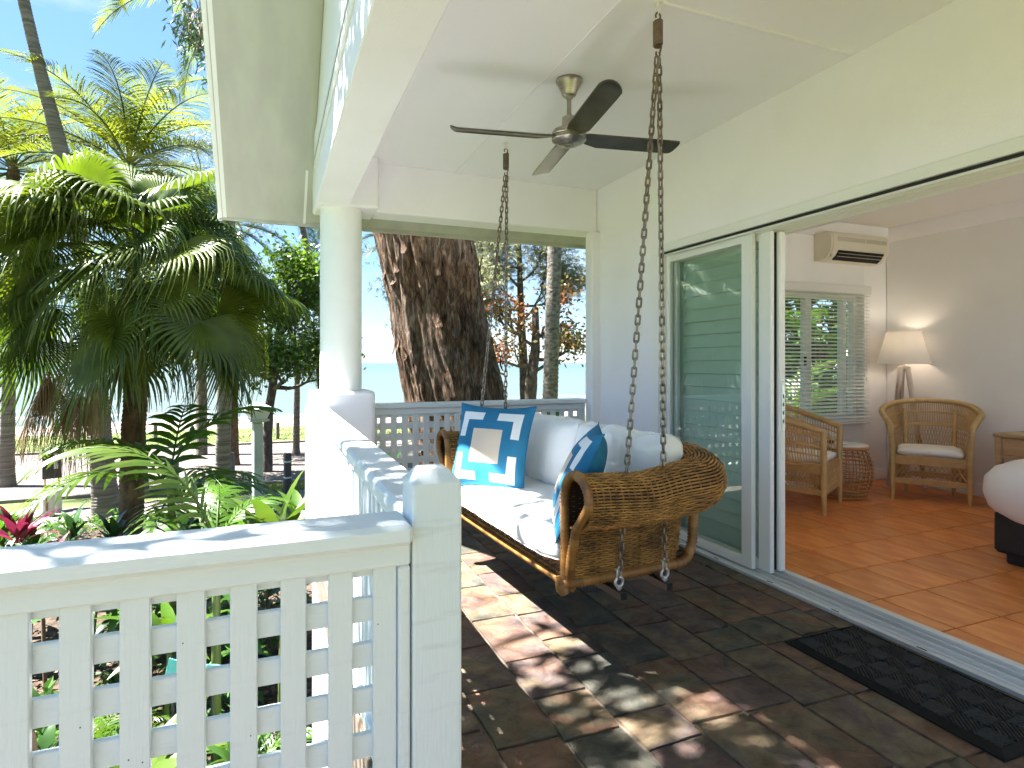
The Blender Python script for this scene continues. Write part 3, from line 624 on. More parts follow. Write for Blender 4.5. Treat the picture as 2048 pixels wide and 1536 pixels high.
MB().prism([(RX, 2.58), (RX - .02, 2.585), (RX - .085, 2.69), (RX - .09, 2.718), (RX, 2.718)], 1, -.3, RY - .03).build('cornice', 'trim_white', parent=rc, smooth=40)
MB().box((RX - .008, 2.1, .085), (.014, 4.7, .10), .003).build('skirting_board', 'trim_white', parent=rw)
MB().box((4.6, RY - .008, .085), (3.1, .014, .10), .003).build('skirting_board', 'trim_white', parent=ww)
lt = struct(MB().box((2.967, 1.9, 2.40), (.208, 4.9, .60), .003).build('door_lintel', 'room_wall'), 'deep lintel inside over the sliding door', 'lintel')
struct(MB().box((2.967, 3.93, 1.06), (.2, .5, 2.08), .003).build('room_wall', 'room_wall'), 'short room wall beside the stacked door leaves', 'wall')

# ================================================================== WICKER SWING
def weave(mb, S, smax, tmax, spitch, tpitch, amp=.0032, rw=.0046, rs=.004, stakes=True, s0=0.0, t0=0.0, n=4):
    ns = max(2, int((smax - s0) / spitch)); nt = max(2, int((tmax - t0) / tpitch)); dark = [random.random() for _ in range(60)]
    for k in range(nt + 1):
        t = t0 + (tmax - t0) * k / nt; pts = []; rr = []; base = random.random()
        for i in range(2 * ns + 1):
            s = s0 + (smax - s0) * i / (2 * ns); p, nn = S(s, t)
            off = amp * (0 if i % 2 else (1 if (i // 2 + k) % 2 else -1)); pts.append(p + nn * off)
            if i % 14 == 0: base = random.random()
            rr.append(min(1, max(0, .55 * base + .45 * random.random())))
        mb.tube(pts, rw, n, caps=False, r=rr)
    if stakes:
        for i in range(ns + 1):
            s = s0 + (smax - s0) * i / ns; pts = [S(s, t0 + (tmax - t0) * j / max(6, nt // 3))[0] for j in range(max(6, nt // 3) + 1)]
            mb.tube(pts, rs, 3, caps=False, r=random.random() * .5)
def surf(fn, e=1e-3):
    def S(s, t):
        p = V(fn(s, t)); a = V(fn(s + e, t)) - V(fn(s - e, t)); b = V(fn(s, t + e)) - V(fn(s, t - e)); nn = a.cross(b)
        return p, (nn.normalized() if nn.length > 1e-12 else V((0, 0, 1)))
    return S
SWX, SWY, SWR = 1.497, 2.985, R(3.4)
ZL = .015
sw = thing('porch_swing', 'brown wicker porch swing seat hanging on four chains from ceiling springs', 'swing', (SWX, SWY, .33 + ZL), SWR)
OFF = (0, 0, -.33)
HL = .735; XF, XB, CR = -.40, .265, .17
# plan path of the inner wall: near arm front -> back -> far arm front
plan = [V((XF, -HL)), V((XB - CR, -HL))]
plan += [V((XB - CR + CR * sin(a), -HL + CR - CR * cos(a))) for a in [R(90) * i / 8 for i in range(1, 9)]]
plan += [V((p.x, -p.y)) for p in plan[::-1]]
cumL = [0]
for a, b in zip(plan, plan[1:]): cumL.append(cumL[-1] + (b - a).length)
PL = cumL[-1]
def path(s):
    s = min(max(s, 0), PL); i = 0
    while i < len(cumL) - 2 and cumL[i + 1] < s: i += 1
    return plan[i].lerp(plan[i + 1], (s - cumL[i]) / (cumL[i + 1] - cumL[i]))
def pn(s):
    d = path(s + .02) - path(s - .02); d.normalize(); return V((d.y, -d.x))
def rad_at(s):
    q = min(s, PL - s); return .093 + .009 * min(1, q / .70)
def prof_pts(rr):
    zc = .832 - rr
    pts = [(0, .40), (0, .55), (0, zc)]
    pts += [(rr - rr * cos(a), zc + rr * sin(a)) for a in [pi * i / 8 for i in range(1, 9)]]
    pts += [(2 * rr * .99, zc - .04), (2 * rr * .90, zc - .085), (2 * rr * .70, zc - .12), (2 * rr * .42, zc - .138), (2 * rr * .16, zc - .140)]
    return pts
pk = [0]
_m = prof_pts(.08)
for a, b in zip(_m, _m[1:]): pk.append(pk[-1] + math.dist(a, b))
PT = pk[-1]
def prof(t, rr):
    t = min(max(t, 0), PT); i = 0; P_ = prof_pts(rr)
    while i < len(pk) - 2 and pk[i + 1] < t: i += 1
    f = (t - pk[i]) / (pk[i + 1] - pk[i]); a = P_[i]; b = P_[i + 1]
    return a[0] + (b[0] - a[0]) * f, a[1] + (b[1] - a[1]) * f
def zoff(s):
    q = min(s, PL - s); ks = ((0, -.022), (.30, -.034), (.55, -.004), (.80, .030), (9, .030))
    for (a, b), (c, d) in zip(ks, ks[1:]):
        if q <= c: f = (q - a) / (c - a); return b + (d - b) * (3 * f * f - 2 * f ** 3)
def roll(s, t):
    p = path(s); n = pn(s); o, z = prof(t, rad_at(s)); z += zoff(s) * min(1, max(0, (z - .40) / .25))
    bulge = 1 + .22 * max(0, 1 - abs(min(s, PL - s) - .76) / .35)          # fuller at the two back corners
    return (p.x + n.x * o * bulge, p.y + n.y * o * bulge, z)
def lower(s, t):
    p = path(s); n = pn(s); f = t / .27; o = .012 + (.16 * 2 * rad_at(s) - .012) * f
    return (p.x + n.x * o, p.y + n.y * o, .335 + t + zoff(s) * f)
mb = MB(); weave(mb, surf(roll), PL - .004, PT, .030, .0112, s0=.004)
mb.build('woven_back_and_arms', 'wicker', parent=sw, off=OFF, kind='stuff', smooth=180)
mb = MB(); weave(mb, surf(lower), PL - .03, .27, .030, .0112, s0=.03)
mb.build('woven_side_panel', 'wicker', parent=sw, off=OFF, kind='stuff', smooth=180)
# inner liner so no light leaks between the strands
def lin(fn, smax, tmax, ns, nt, shrink):
    S = surf(fn); rows = []
    for j in range(nt + 1):
        row = []
        for i in range(ns + 1):
            p, nn = S(.004 + (smax - .008) * i / ns, tmax * j / nt); row.append(p + nn * shrink)
        rows.append(row)
    mb = MB(); mb.loft(rows, closed=False, caps=False); return mb
l1 = lin(roll, PL, PT, 90, 24, .006); l2 = lin(lower, PL, .27, 60, 4, -.006)
l1.add(l2.v, l2.f)
l1.build('wicker_lining', 'wicker_liner', parent=sw, off=OFF, smooth=60)
# front apron under the seat cushion, seat panel
def apron(s, t): return (XF + .05 * (1 - t / .10), -HL + .01 + s, .318 + t)
mb = MB(); weave(mb, surf(apron), 2 * HL - .02, .10, .030, .0112); 
mb.build('woven_front_apron', 'wicker', parent=sw, off=OFF, kind='stuff', smooth=180)
MB().box((-.065, 0, .375), (.64, 1.45, .03), .006).build('seat_panel', 'wicker_liner', parent=sw, off=OFF)
# wound poles: arm fronts, diagonals, base rails, front rail
for sg, s in ((-1, 0), (1, PL)):
    arch = [V((XF - .004, sg * HL, .335))] + [V((XF - .006, sg * (HL + prof(t, rad_at(0))[0]), prof(t, rad_at(0))[1] - .022 * min(1, max(0, (prof(t, rad_at(0))[1] - .4) / .25)))) for t in [PT * i / 26 for i in range(0, 20)]]
    y2, z2 = prof(PT * 20.5 / 26, rad_at(0)); arch += [V((XF - .006, sg * (HL + y2), z2)), V((XF - .004, sg * (HL + .085), .58)), V((XF, sg * (HL + .04), .45)), V((XF + .01, sg * (HL + .004), .335))]
    MB().wrap(arch, .0195, .016, 9).build('wound_arm_edge', 'wicker_wrap', parent=sw, off=OFF, smooth=180)
    MB().wrap([V((XF - .02, sg * (HL + .005), .345)), V((XF + .3, sg * (HL + .012), .345)), V((XB - .06, sg * (HL + .012), .348)), V((XB - .01, sg * (HL + .0), .365)), V((XB + .02, sg * (HL - .005), .43)), V((XB + .035, sg * (HL - .01), .60))], .0225, .016, 10).build('wound_base_rail', 'wicker_wrap', parent=sw, off=OFF, smooth=180)
MB().wrap([V((XF + .03, -HL - .01, .322)), V((XF + .032, 0, .318)), V((XF + .03, HL + .01, .322))], .016, .0085, 8).build('wound_front_rail', 'wicker_wrap', parent=sw, off=OFF, smooth=180)
MB().wrap([V((XB + .01, -HL + .1, .34)), V((XB + .01, HL - .1, .34))], .02, .0085, 8).build('wound_back_rail', 'wicker_wrap', parent=sw, off=OFF, smooth=180)
for sg in (-1, 1):                                                      # bound corner knots under the arm fronts
    MB().wrap([V((XF - .012, sg * (HL - .025), .37)), V((XF - .014, sg * (HL - .004), .328)), V((XF - .006, sg * (HL + .006), .300))], [.024, .030, .018], .007, 10).build('corner_binding', 'wicker_wrap', parent=sw, off=OFF, smooth=180)
# dark sleeves where the chains pass through the arms
CX = (-.20, .04); CY = .83
# bearer bars under the seat with their eye bolts
for cx in CX:
    b = MB().box((cx, 0, .300), (.032, 1.73, .032), .002).build('bearer_bar', 'black_steel', parent=sw, off=OFF)
    for sg in (-1, 1):
        e = MB().tube([V((cx + .019 * cos(a), sg * CY, .350 + .019 * sin(a))) for a in [2 * pi * i / 20 for i in range(20)]], .0062, 8, closed=True).lathe([(.007, -.022), (.007, .0), (.012, .0), (.012, .006), (.006, .008)], 10, (cx, sg * CY, .322))
        e.build('eye_bolt', 'zinc_steel', parent=b, off=OFF)
# chains
lm = MB(); lr = .0045
rx, lz = .0092, .0135
lpts = [V((rx * cos(a), 0, lz + rx * sin(a))) for a in [pi * i / 7 for i in range(8)]] + [V((rx * cos(a), 0, -lz + rx * sin(a))) for a in [pi + pi * i / 7 for i in range(8)]]
lm.tube(lpts, lr, 6, closed=True)
lmesh = lm.build('chain_link', 'chain_steel', smooth=180, link=False).data
PITCH = 2 * (lz + rx) - 2 * lr
M_sw = Matrix.Translation((SWX, SWY, .33 + ZL)) @ Matrix.Rotation(SWR, 4, 'Z'); Mi = M_sw.inverted()
def chain(a, b, name='chain'):
    e = bpy.data.objects.new(name, None); COL.objects.link(e); e.parent = sw; e.empty_display_size = .05
    a = Mi @ V(a); b = Mi @ V(b); d = b - a; k = round(d.length / PITCH); q = d.to_track_quat('Z', 'Y')
    tw = random.random() * pi
    for i in range(k):
        p = a + d * ((i + .5) / k); sag = random.uniform(-.0009, .0009)
        inst(lmesh, 'link', e, p + V((sag, sag, 0)), (q @ Quaternion((0, 0, 1), tw + (pi / 2 if i % 2 else 0) + random.uniform(-.12, .12) + i * .02)).to_euler())
    return e
HOOKS = [(1.524, 2.121), (1.513, 3.865)]
for sg, (hx, hy) in zip((-1, 1), HOOKS):
    ztop = 2.575
    for cx in CX:
        bot = M_sw @ V((cx, sg * CY, .365 - .33)); chain(bot, (hx + (.006 if cx > 0 else -.006), hy, ztop))
        ex = MB().tube([V((cx + sx * .009, sg * CY, z)) for sx, z in ((-1, .368), (-1, .40), (0, .413), (1, .40), (1, .368))], .0042, 7).tube([V((cx - .02, sg * CY, .404)), V((cx + .02, sg * CY, .404))], .004, 7)
        ex.build('shackle', 'zinc_steel', parent=sw, off=OFF)
    # coil spring and ceiling eye
    sp = [];
    for i in range(11 * 14 + 1):
        a = 2 * pi * i / 14; sp.append(V((hx + .017 * cos(a), hy + .017 * sin(a), 2.625 + .105 * i / (11 * 14))))
    end0 = [V((hx + .010 * sin(a), hy, 2.592 - .012 * cos(a))) for a in [2 * pi * i / 12 - 2.2 for i in range(10)]]
    end1 = [V((hx + .012 * sin(a), hy, 2.752 + .014 * cos(a))) for a in [2 * pi * i / 12 - 2.2 for i in range(10)]]
    s_ = MB().tube(sp, .0048, 7)
    for i0 in (end0, end1): s_.tube(i0, .0042, 7)
    s_.tube([V((hx + .010, hy, 2.600)), V((hx + .017, hy, 2.627))], .0042, 6).tube([V((hx + .012, hy, 2.745)), V((hx + .017, hy, 2.728))], .0042, 6)
    s_.build('coil_spring', 'spring_steel', parent=sw, world=True, smooth=180)
    h = MB().tube([V((hx, hy + .013 * cos(a), 2.777 + .014 * sin(a))) for a in [2 * pi * i / 16 for i in range(16)]], .004, 8, closed=True).lathe([(.006, 0), (.006, .022)], 10, (hx, hy, 2.79)).lathe([(.017, 0), (.017, .004)], 12, (hx, hy, 2.806))
    h.build('ceiling_eye', 'white_hook', parent=sw, world=True, smooth=50)

# ------------------------------------------------------------------ cushions on the swing
def spow(x, e): return math.copysign(abs(x) ** e, x)
def cushion(lx, ly, lz, nx=40, ny=60, e=.22, puff=.25, wr=.004, seed=0, crown=1.0):
    """soft box cushion: superellipse section, puffed faces, small wrinkles"""
    vs = []; fs = []; nu = 2 * nx; nv = 28
    secs = []
    K = ny
    for j in range(K + 1):
        v = -1 + 2 * j / K; av = abs(v); q = (1 - av ** 9) ** (1 / 5.) if av < 1 else 0
        sec = []
        for i in range(64):
            a = 2 * pi * i / 64; cx = spow(cos(a), .30); sz = spow(sin(a), .62)
            x = cx * lx / 2 * (q ** .25 if q > 0 else 0) ; y = v * ly / 2
            bul = 1 + puff * (1 - min(1, abs(cx)) ** 3) * (1 - av ** 4)
            z = sz * lz / 2 * q * bul * crown
            w = wr * (noise.noise((x * 9 + seed, y * 7, z * 9)) + .7 * noise.noise((x * 22, y * 18 + seed, z * 20))) * (1 + 2.5 * max(av ** 8, min(1, abs(cx)) ** 8))
            sec.append((x + w * .6 * math.copysign(1, cx), y, z + w))
        secs.append(sec)
    mb = MB(); mb.loft(secs, caps=True); return mb, secs
def piping(secs, idx, rad=.004):
    return [V(s_[idx]) for s_ in secs]
c0 = tag(bpy.data.objects.new('seat_cushion', None), 'long white seat cushion on the wicker swing', 'cushion'); COL.objects.link(c0)
c0.location = M_sw @ V((-.095, 0, .465 - .33)); c0.rotation_euler = (0, 0, SWR)
mb, secs = cushion(.69, 1.45, .135, seed=3, puff=.24, wr=.0032, e=.2)
mb.build('cover', 'cushion_white', parent=c0, smooth=180)
pb_ = MB()
for ix in (27, 37): pb_.tube([V(s_[ix]) + V((-.002, 0, 0)) for s_ in secs[1:-1]], .0035, 6)
pb_.build('piping', 'cushion_white', parent=c0, smooth=180)
for k, (yc, lab) in enumerate(((-.365, 'white back cushion at the near end of the swing'), (.365, 'white back cushion at the far end of the swing, behind the square-patterned pillow'))):
    cb = tag(bpy.data.objects.new('back_cushion', None), lab, 'cushion', 'white back cushions on the swing'); COL.objects.link(cb)
    cb.location = M_sw @ V((.150, yc, .715 - .33)); cb.rotation_euler = (0, R(-80), SWR)
    mb, secs = cushion(.43, .73, .17, seed=11 + k * 5, puff=.5, wr=.008)
    mb.build('cover', 'cushion_white', parent=cb, smooth=180)
    MB().tube([V(s_[5]) for s_ in secs[1:-1]], .0035, 6).tube([V(s_[59]) for s_ in secs[1:-1]], .0035, 6).build('piping', 'cushion_white', parent=cb, smooth=180)
    # end gusset seam
    for sec_ in (secs[1], secs[-2]): MB().tube([V(p) for p in sec_], .003, 6, closed=True).build('end_seam', 'cushion_white', parent=cb, smooth=180)
def pillow(label, loc, nrm, upv, size=.48, thick=.15, seed=0):
    o = tag(bpy.data.objects.new('throw_pillow', None), label, 'pillow', 'blue patterned throw pillows on the swing'); COL.objects.link(o)
    n = V(nrm).normalized(); u = V(upv); u = (u - n * u.dot(n)).normalized(); x = u.cross(n)
    o.matrix_basis = Matrix.Translation(V(loc)) @ Matrix((x, u, n)).transposed().to_4x4()
    bk = [0, .09, .19, .30, .40, .60, .70, .81, .91, 1.0]; g = [0]
    for a, b in zip(bk, bk[1:]): g += [a + (b - a) * i / 5 for i in range(1, 6)]
    N = len(g); mb = MB()
    def pt(a, b, sg):
        p = 2 * a - 1; q = 2 * b - 1
        ear = 1 + .055 * (abs(p) * abs(q)) ** 3 - .045 * ((1 - abs(p) ** 2) * abs(q) ** 6 + (1 - abs(q) ** 2) * abs(p) ** 6) / 1
        x_ = p * size / 2 * ear; y_ = q * size / 2 * ear
        h = thick / 2 * ((1 - abs(p) ** 2.6) * (1 - abs(q) ** 2.6)) ** .62
        w = .006 * noise.noise((p * 2.4 + seed, q * 2.1, sg * 3)) + .004 * noise.noise((p * 6, q * 6 + seed, sg * 2)) * (max(abs(p), abs(q)) ** 3)
        return (x_, y_, sg * (h + w * min(1, h * 40)))
    def matid(a, b):
        a2 = min(a, 1 - a); b2 = min(b, 1 - b)
        if a2 > .30 and b2 > .30: return 2
        if (.09 < a2 < .40 and .09 < b2 < .19) or (.09 < a2 < .19 and .09 < b2 < .40): return 1
        return 0
    for sg in (1, -1):
        vs = [pt(a, b, sg) for b in g for a in g]; fs = []; ms = []
        for j in range(N - 1):
            for i in range(N - 1):
                f = (j * N + i, j * N + i + 1, (j + 1) * N + i + 1, (j + 1) * N + i); fs.append(f if sg > 0 else f[::-1])
                ms.append(matid((g[i] + g[i + 1]) / 2, (g[j] + g[j + 1]) / 2) if sg > 0 else 0)
        b0 = len(mb.v); mb.v += vs; mb.f += [tuple(k + b0 for k in f) for f in fs]; mb.m += ms; mb.r += [0.] * len(vs)
    mb.build('cover', ['pillow_blue', 'pillow_white', 'pillow_beige'], parent=o, smooth=180)
    rim = [pt(a, 0, 1) for a in g] + [pt(1, b, 1) for b in g[1:]] + [pt(a, 1, 1) for a in g[::-1][1:]] + [pt(0, b, 1) for b in g[::-1][1:-1]]
    MB().tube(rim, .003, 5, closed=True).build('seam', 'pillow_blue', parent=o, smooth=180)
    return o
pillow('blue pillow with beige square and white brackets, standing at the far end of the swing', (1.225, 3.37, .770), (-.74, -.60, .28), (.2, .15, 1), .50, .16, 2)
pillow('blue pillow seen edge-on, leaning against the near arm of the swing', (1.315, 2.435, .750), (-.80, .42, .40), (.42, -.22, .86), .48, .17, 9)

# ================================================================== CEILING FAN
fan = thing('ceiling_fan', 'brushed metal ceiling fan with four flat blades', 'ceiling fan', (1.497, 2.885, 2.81))
MB().lathe([(.072, 0), (.072, -.012), (.066, -.018), (.062, -.03), (.045, -.062), (.036, -.085), (.024, -.092), (.020, -.10)], 32).build('canopy', 'brushed_nickel', parent=fan, smooth=35)
MB().lathe([(.0125, -.095), (.0125, -.215)], 16).build('downrod', 'brushed_nickel', parent=fan, smooth=60)
mt = MB().lathe([(.034, -.20), (.038, -.205), (.040, -.265), (.046, -.272), (.088, -.276), (.094, -.284), (.094, -.302), (.090, -.306), (.093, -.310), (.093, -.326), (.084, -.334), (.070, -.338), (.050, -.352), (.02, -.356)], 40).build('motor_housing', 'brushed_nickel', parent=fan, smooth=30)
MB().lathe([(.024, -.352), (.024, -.362), (.01, -.366)], 24).build('end_cap', 'brushed_nickel', parent=mt, smooth=30)
bl = None
for k in range(4):
    a = R(-10 + 90 * k)
    if bl is None:
        out = []
        L0, L1, w = .075, .645, .058
        o_ = [(L0, -.030), (L0 + .03, -.045), (.17, -w), (.55, -w)] + [(L1 - w * .8 + w * .8 * cos(t), w * sin(t)) for t in [R(-78 + 156 * i / 10) for i in range(11)]] + [(.55, w), (.17, w), (L0 + .03, .045), (L0, .030)]
        pit = R(-13)
        secs = [[(x, y * cos(pit), y * sin(pit) - .30 + dz - .018 * (abs(y) / w) ** 2) for x, y in o_] for dz in (-.0035, .0035)]
        bl = MB().loft(secs).build('blade', 'fan_blade_metal', parent=fan, smooth=25); bl.rotation_euler = (0, 0, a)
        sc = MB().lathe([(.005, 0), (.005, -.004), (.002, -.006)], 8, (.115, .012, -.3035)).build('screw', 'zinc_steel', parent=bl)
        dup(sc, (.0, -.025, .004)); dup(sc, (.022, -.012, 0))
    else:
        b2 = dup(bl, rot=(0, 0, a))
        for g_ in kids(bl): dup(g_, parent=b2)

# ================================================================== DOOR MAT
dm = thing('door_mat', 'long black ribbed rubber door mat outside the doorway', 'mat', (2.405, 1.63, 0))
MW, ML = .44, .89
MB().loft([[(x, y, z) for x, y in ((-hx, -hy), (hx, -hy), (hx, hy), (-hx, hy))] for hx, hy, z in ((MW / 2, ML / 2, -.004), (MW / 2, ML / 2, .002), (MW / 2 - .030, ML / 2 - .030, .017), (MW / 2 - .031, ML / 2 - .031, .010))]).build('border', 'mat_edge', parent=dm, smooth=None)
rb = MB(); bw = .0915; iw = MW / 2 - .034; il = ML / 2 - .034
def clip_seg(p, d, x0, x1, y0, y1):
    t0, t1 = -1e9, 1e9
    for q, dd, lo, hi in ((p[0], d[0], x0, x1), (p[1], d[1], y0, y1)):
        if abs(dd) < 1e-9:
            if q < lo or q > hi: return None
        else:
            a, b = (lo - q) / dd, (hi - q) / dd
            if a > b: a, b = b, a
            t0 = max(t0, a); t1 = min(t1, b)
    return (t0, t1) if t1 - t0 > .012 else None
ncol = 4
for ci in range(ncol):
    for cj in range(9):
        x0 = -iw + 2 * iw * ci / ncol; x1 = x0 + 2 * iw / ncol; y0 = -il + 2 * il * cj / 9; y1 = y0 + 2 * il / 9
        d = (sin(R(38)), cos(R(38))) if (ci + cj) % 2 else (sin(R(-52)), cos(R(-52)))
        nrm = (d[1], -d[0]); cx = (x0 + x1) / 2; cyy = (y0 + y1) / 2
        for k in range(-7, 8):
            p = (cx + nrm[0] * k * .0125, cyy + nrm[1] * k * .0125); q = clip_seg(p, d, x0 + .002, x1 - .002, y0 + .002, y1 - .002)
            if q: rb.rod((p[0] + d[0] * q[0], p[1] + d[1] * q[0], .0095), (p[0] + d[0] * q[1], p[1] + d[1] * q[1], .0135), .0070, .009, bev=.002)
rb.build('rib', 'mat_rubber', parent=dm, kind='stuff', smooth=None)

# ================================================================== ROOM CONTENTS
win = thing('window', 'white framed casement window behind the blind', 'window', ((WX0 + WX1) / 2, RY + .12, WZ0))
ww_ = WX1 - WX0; wh_ = WZ1 - WZ0
MB().box((-ww_ / 2 + .025, 0, wh_ / 2), (.05, .07, wh_), .003).box((ww_ / 2 - .025, 0, wh_ / 2), (.05, .07, wh_), .003).box((0, 0, .025), (ww_ - .1, .069, .05), .003).box((0, 0, wh_ - .025), (ww_ - .1, .069, .05), .003).build('frame', 'alu_white', parent=win)
for xm in (-.02, .50): MB().box((xm, .0, wh_ / 2), (.085 if xm < .1 else .06, .068, wh_ - .1), .003).build('mullion', 'alu_white', parent=win)
for x0, x1 in ((-ww_ / 2 + .05, -.0625), (.0225, .47), (.53, ww_ / 2 - .05)):
    MB().box(((x0 + x1) / 2, 0, wh_ / 2), (x1 - x0, .006, wh_ - .1), .001).build('pane', 'window_glass', parent=win, smooth=None)
for xm in (-.075, .04): MB().box((xm + .0, -.042, .62), (.03, .016, .10), .004).build('latch', 'black_rubber', parent=win)
vb = thing('venetian_blind', 'white horizontal slat blind hanging in front of the window', 'blind', ((WX0 + WX1) / 2 - .02, RY - .045, WZ0 - .03))
bw_ = ww_ + .06; bh = wh_ + .04
MB().box((0, -.015, bh + .03), (bw_ + .03, .02, .085), .004).box((0, .02, bh + .03), (bw_, .05, .05), .003).build('valance', 'blind_white', parent=vb)
MB().box((0, 0, .0), (bw_, .048, .018), .004).build('bottom_rail', 'blind_white', parent=vb)
slat = None; nsl = 36
for i in range(nsl):
    z = .03 + (bh - .06) * i / (nsl - 1)
    if slat is None:
        secs = [[(x, -.024 + .048 * t, .0035 * (1 - (2 * t - 1) ** 2) + dz) for t in (0, .25, .5, .75, 1)] + [(x, -.024 + .048 * t, .0035 * (1 - (2 * t - 1) ** 2) + dz - .0022) for t in (1, .75, .5, .25, 0)] for x, dz in ((-bw_ / 2, 0), (bw_ / 2, 0))]
        slat = MB().loft(secs).build('slat', 'blind_white', parent=vb, smooth=40); slat.location = (0, 0, z); slat.rotation_euler = (R(19), 0, 0)
    else: dup(slat, (0, 0, z))
for xx in (-.55, -.02, .5): MB().tube([(xx, -.026, 0), (xx, -.026, bh)], .0012, 5).tube([(xx, .026, 0), (xx, .026, bh)], .0012, 5).build('ladder_cord', 'blind_white', parent=vb)
MB().tube([(.60, -.035, bh), (.605, -.036, .52)], .0015, 5).lathe([(.003, .0), (.008, -.03), (.006, -.04)], 8, (.605, -.036, .52)).tube([(.63, -.035, bh), (.632, -.036, .48)], .0015, 5).lathe([(.003, .0), (.008, -.03), (.006, -.04)], 8, (.632, -.036, .48)).build('pull_cord', 'blind_white', parent=vb)
# air conditioner
ac = thing('air_conditioner', 'cream wall-mounted air conditioner above the window', 'air conditioner', (5.555, RY, 2.31))
AP = [(0, .0), (-.06, .0), (-.12, .012), (-.165, .04), (-.195, .085), (-.205, .13), (-.205, .20), (-.198, .25), (-.18, .272), (-.15, .285), (0, .29)]
W2 = .415
def ac_slice(x0, x1, m, nm, par, sc_=1.0, prof=AP):
    return MB().prism([(y * sc_, z) for y, z in prof], 0, x0, x1).build(nm, m, parent=par, smooth=40)
body = ac_slice(-W2 + .03, W2 - .012, 'ac_plastic', 'body', ac)
ac_slice(-W2, -W2 + .028, 'ac_plastic', 'end_cap', ac, .97); ac_slice(W2 - .010, W2, 'ac_plastic', 'end_cap', ac, .96)
MB().box((0.02, -.2055, .205), (.70, .006, .042), .002).build('front_band', 'ac_band', parent=body)
MB().box((.06, -.2075, .205), (.012, .006, .05), .001).build('band_divider', 'ac_plastic', parent=body)
vt = MB().prism([(-.125, .004), (-.168, .032), (-.205, .088), (-.198, .094), (-.15, .06)], 0, -W2 + .10, W2 - .08).build('air_outlet', 'dark_gap', parent=body, smooth=None)
for q in (0, 1): MB().rod((-W2 + .11, -.176 - .02 * q, .036 + .028 * q), (W2 - .09, -.176 - .02 * q, .036 + .028 * q), .022, .004, up=(0, -.5, 1), bev=.001).build('flap', 'ac_band', parent=vt)
# a slim conduit
MB().box((-W2 + .012, -.19, .035), (.018, .01, .03), .002).build('sensor', 'ac_band', parent=ac)

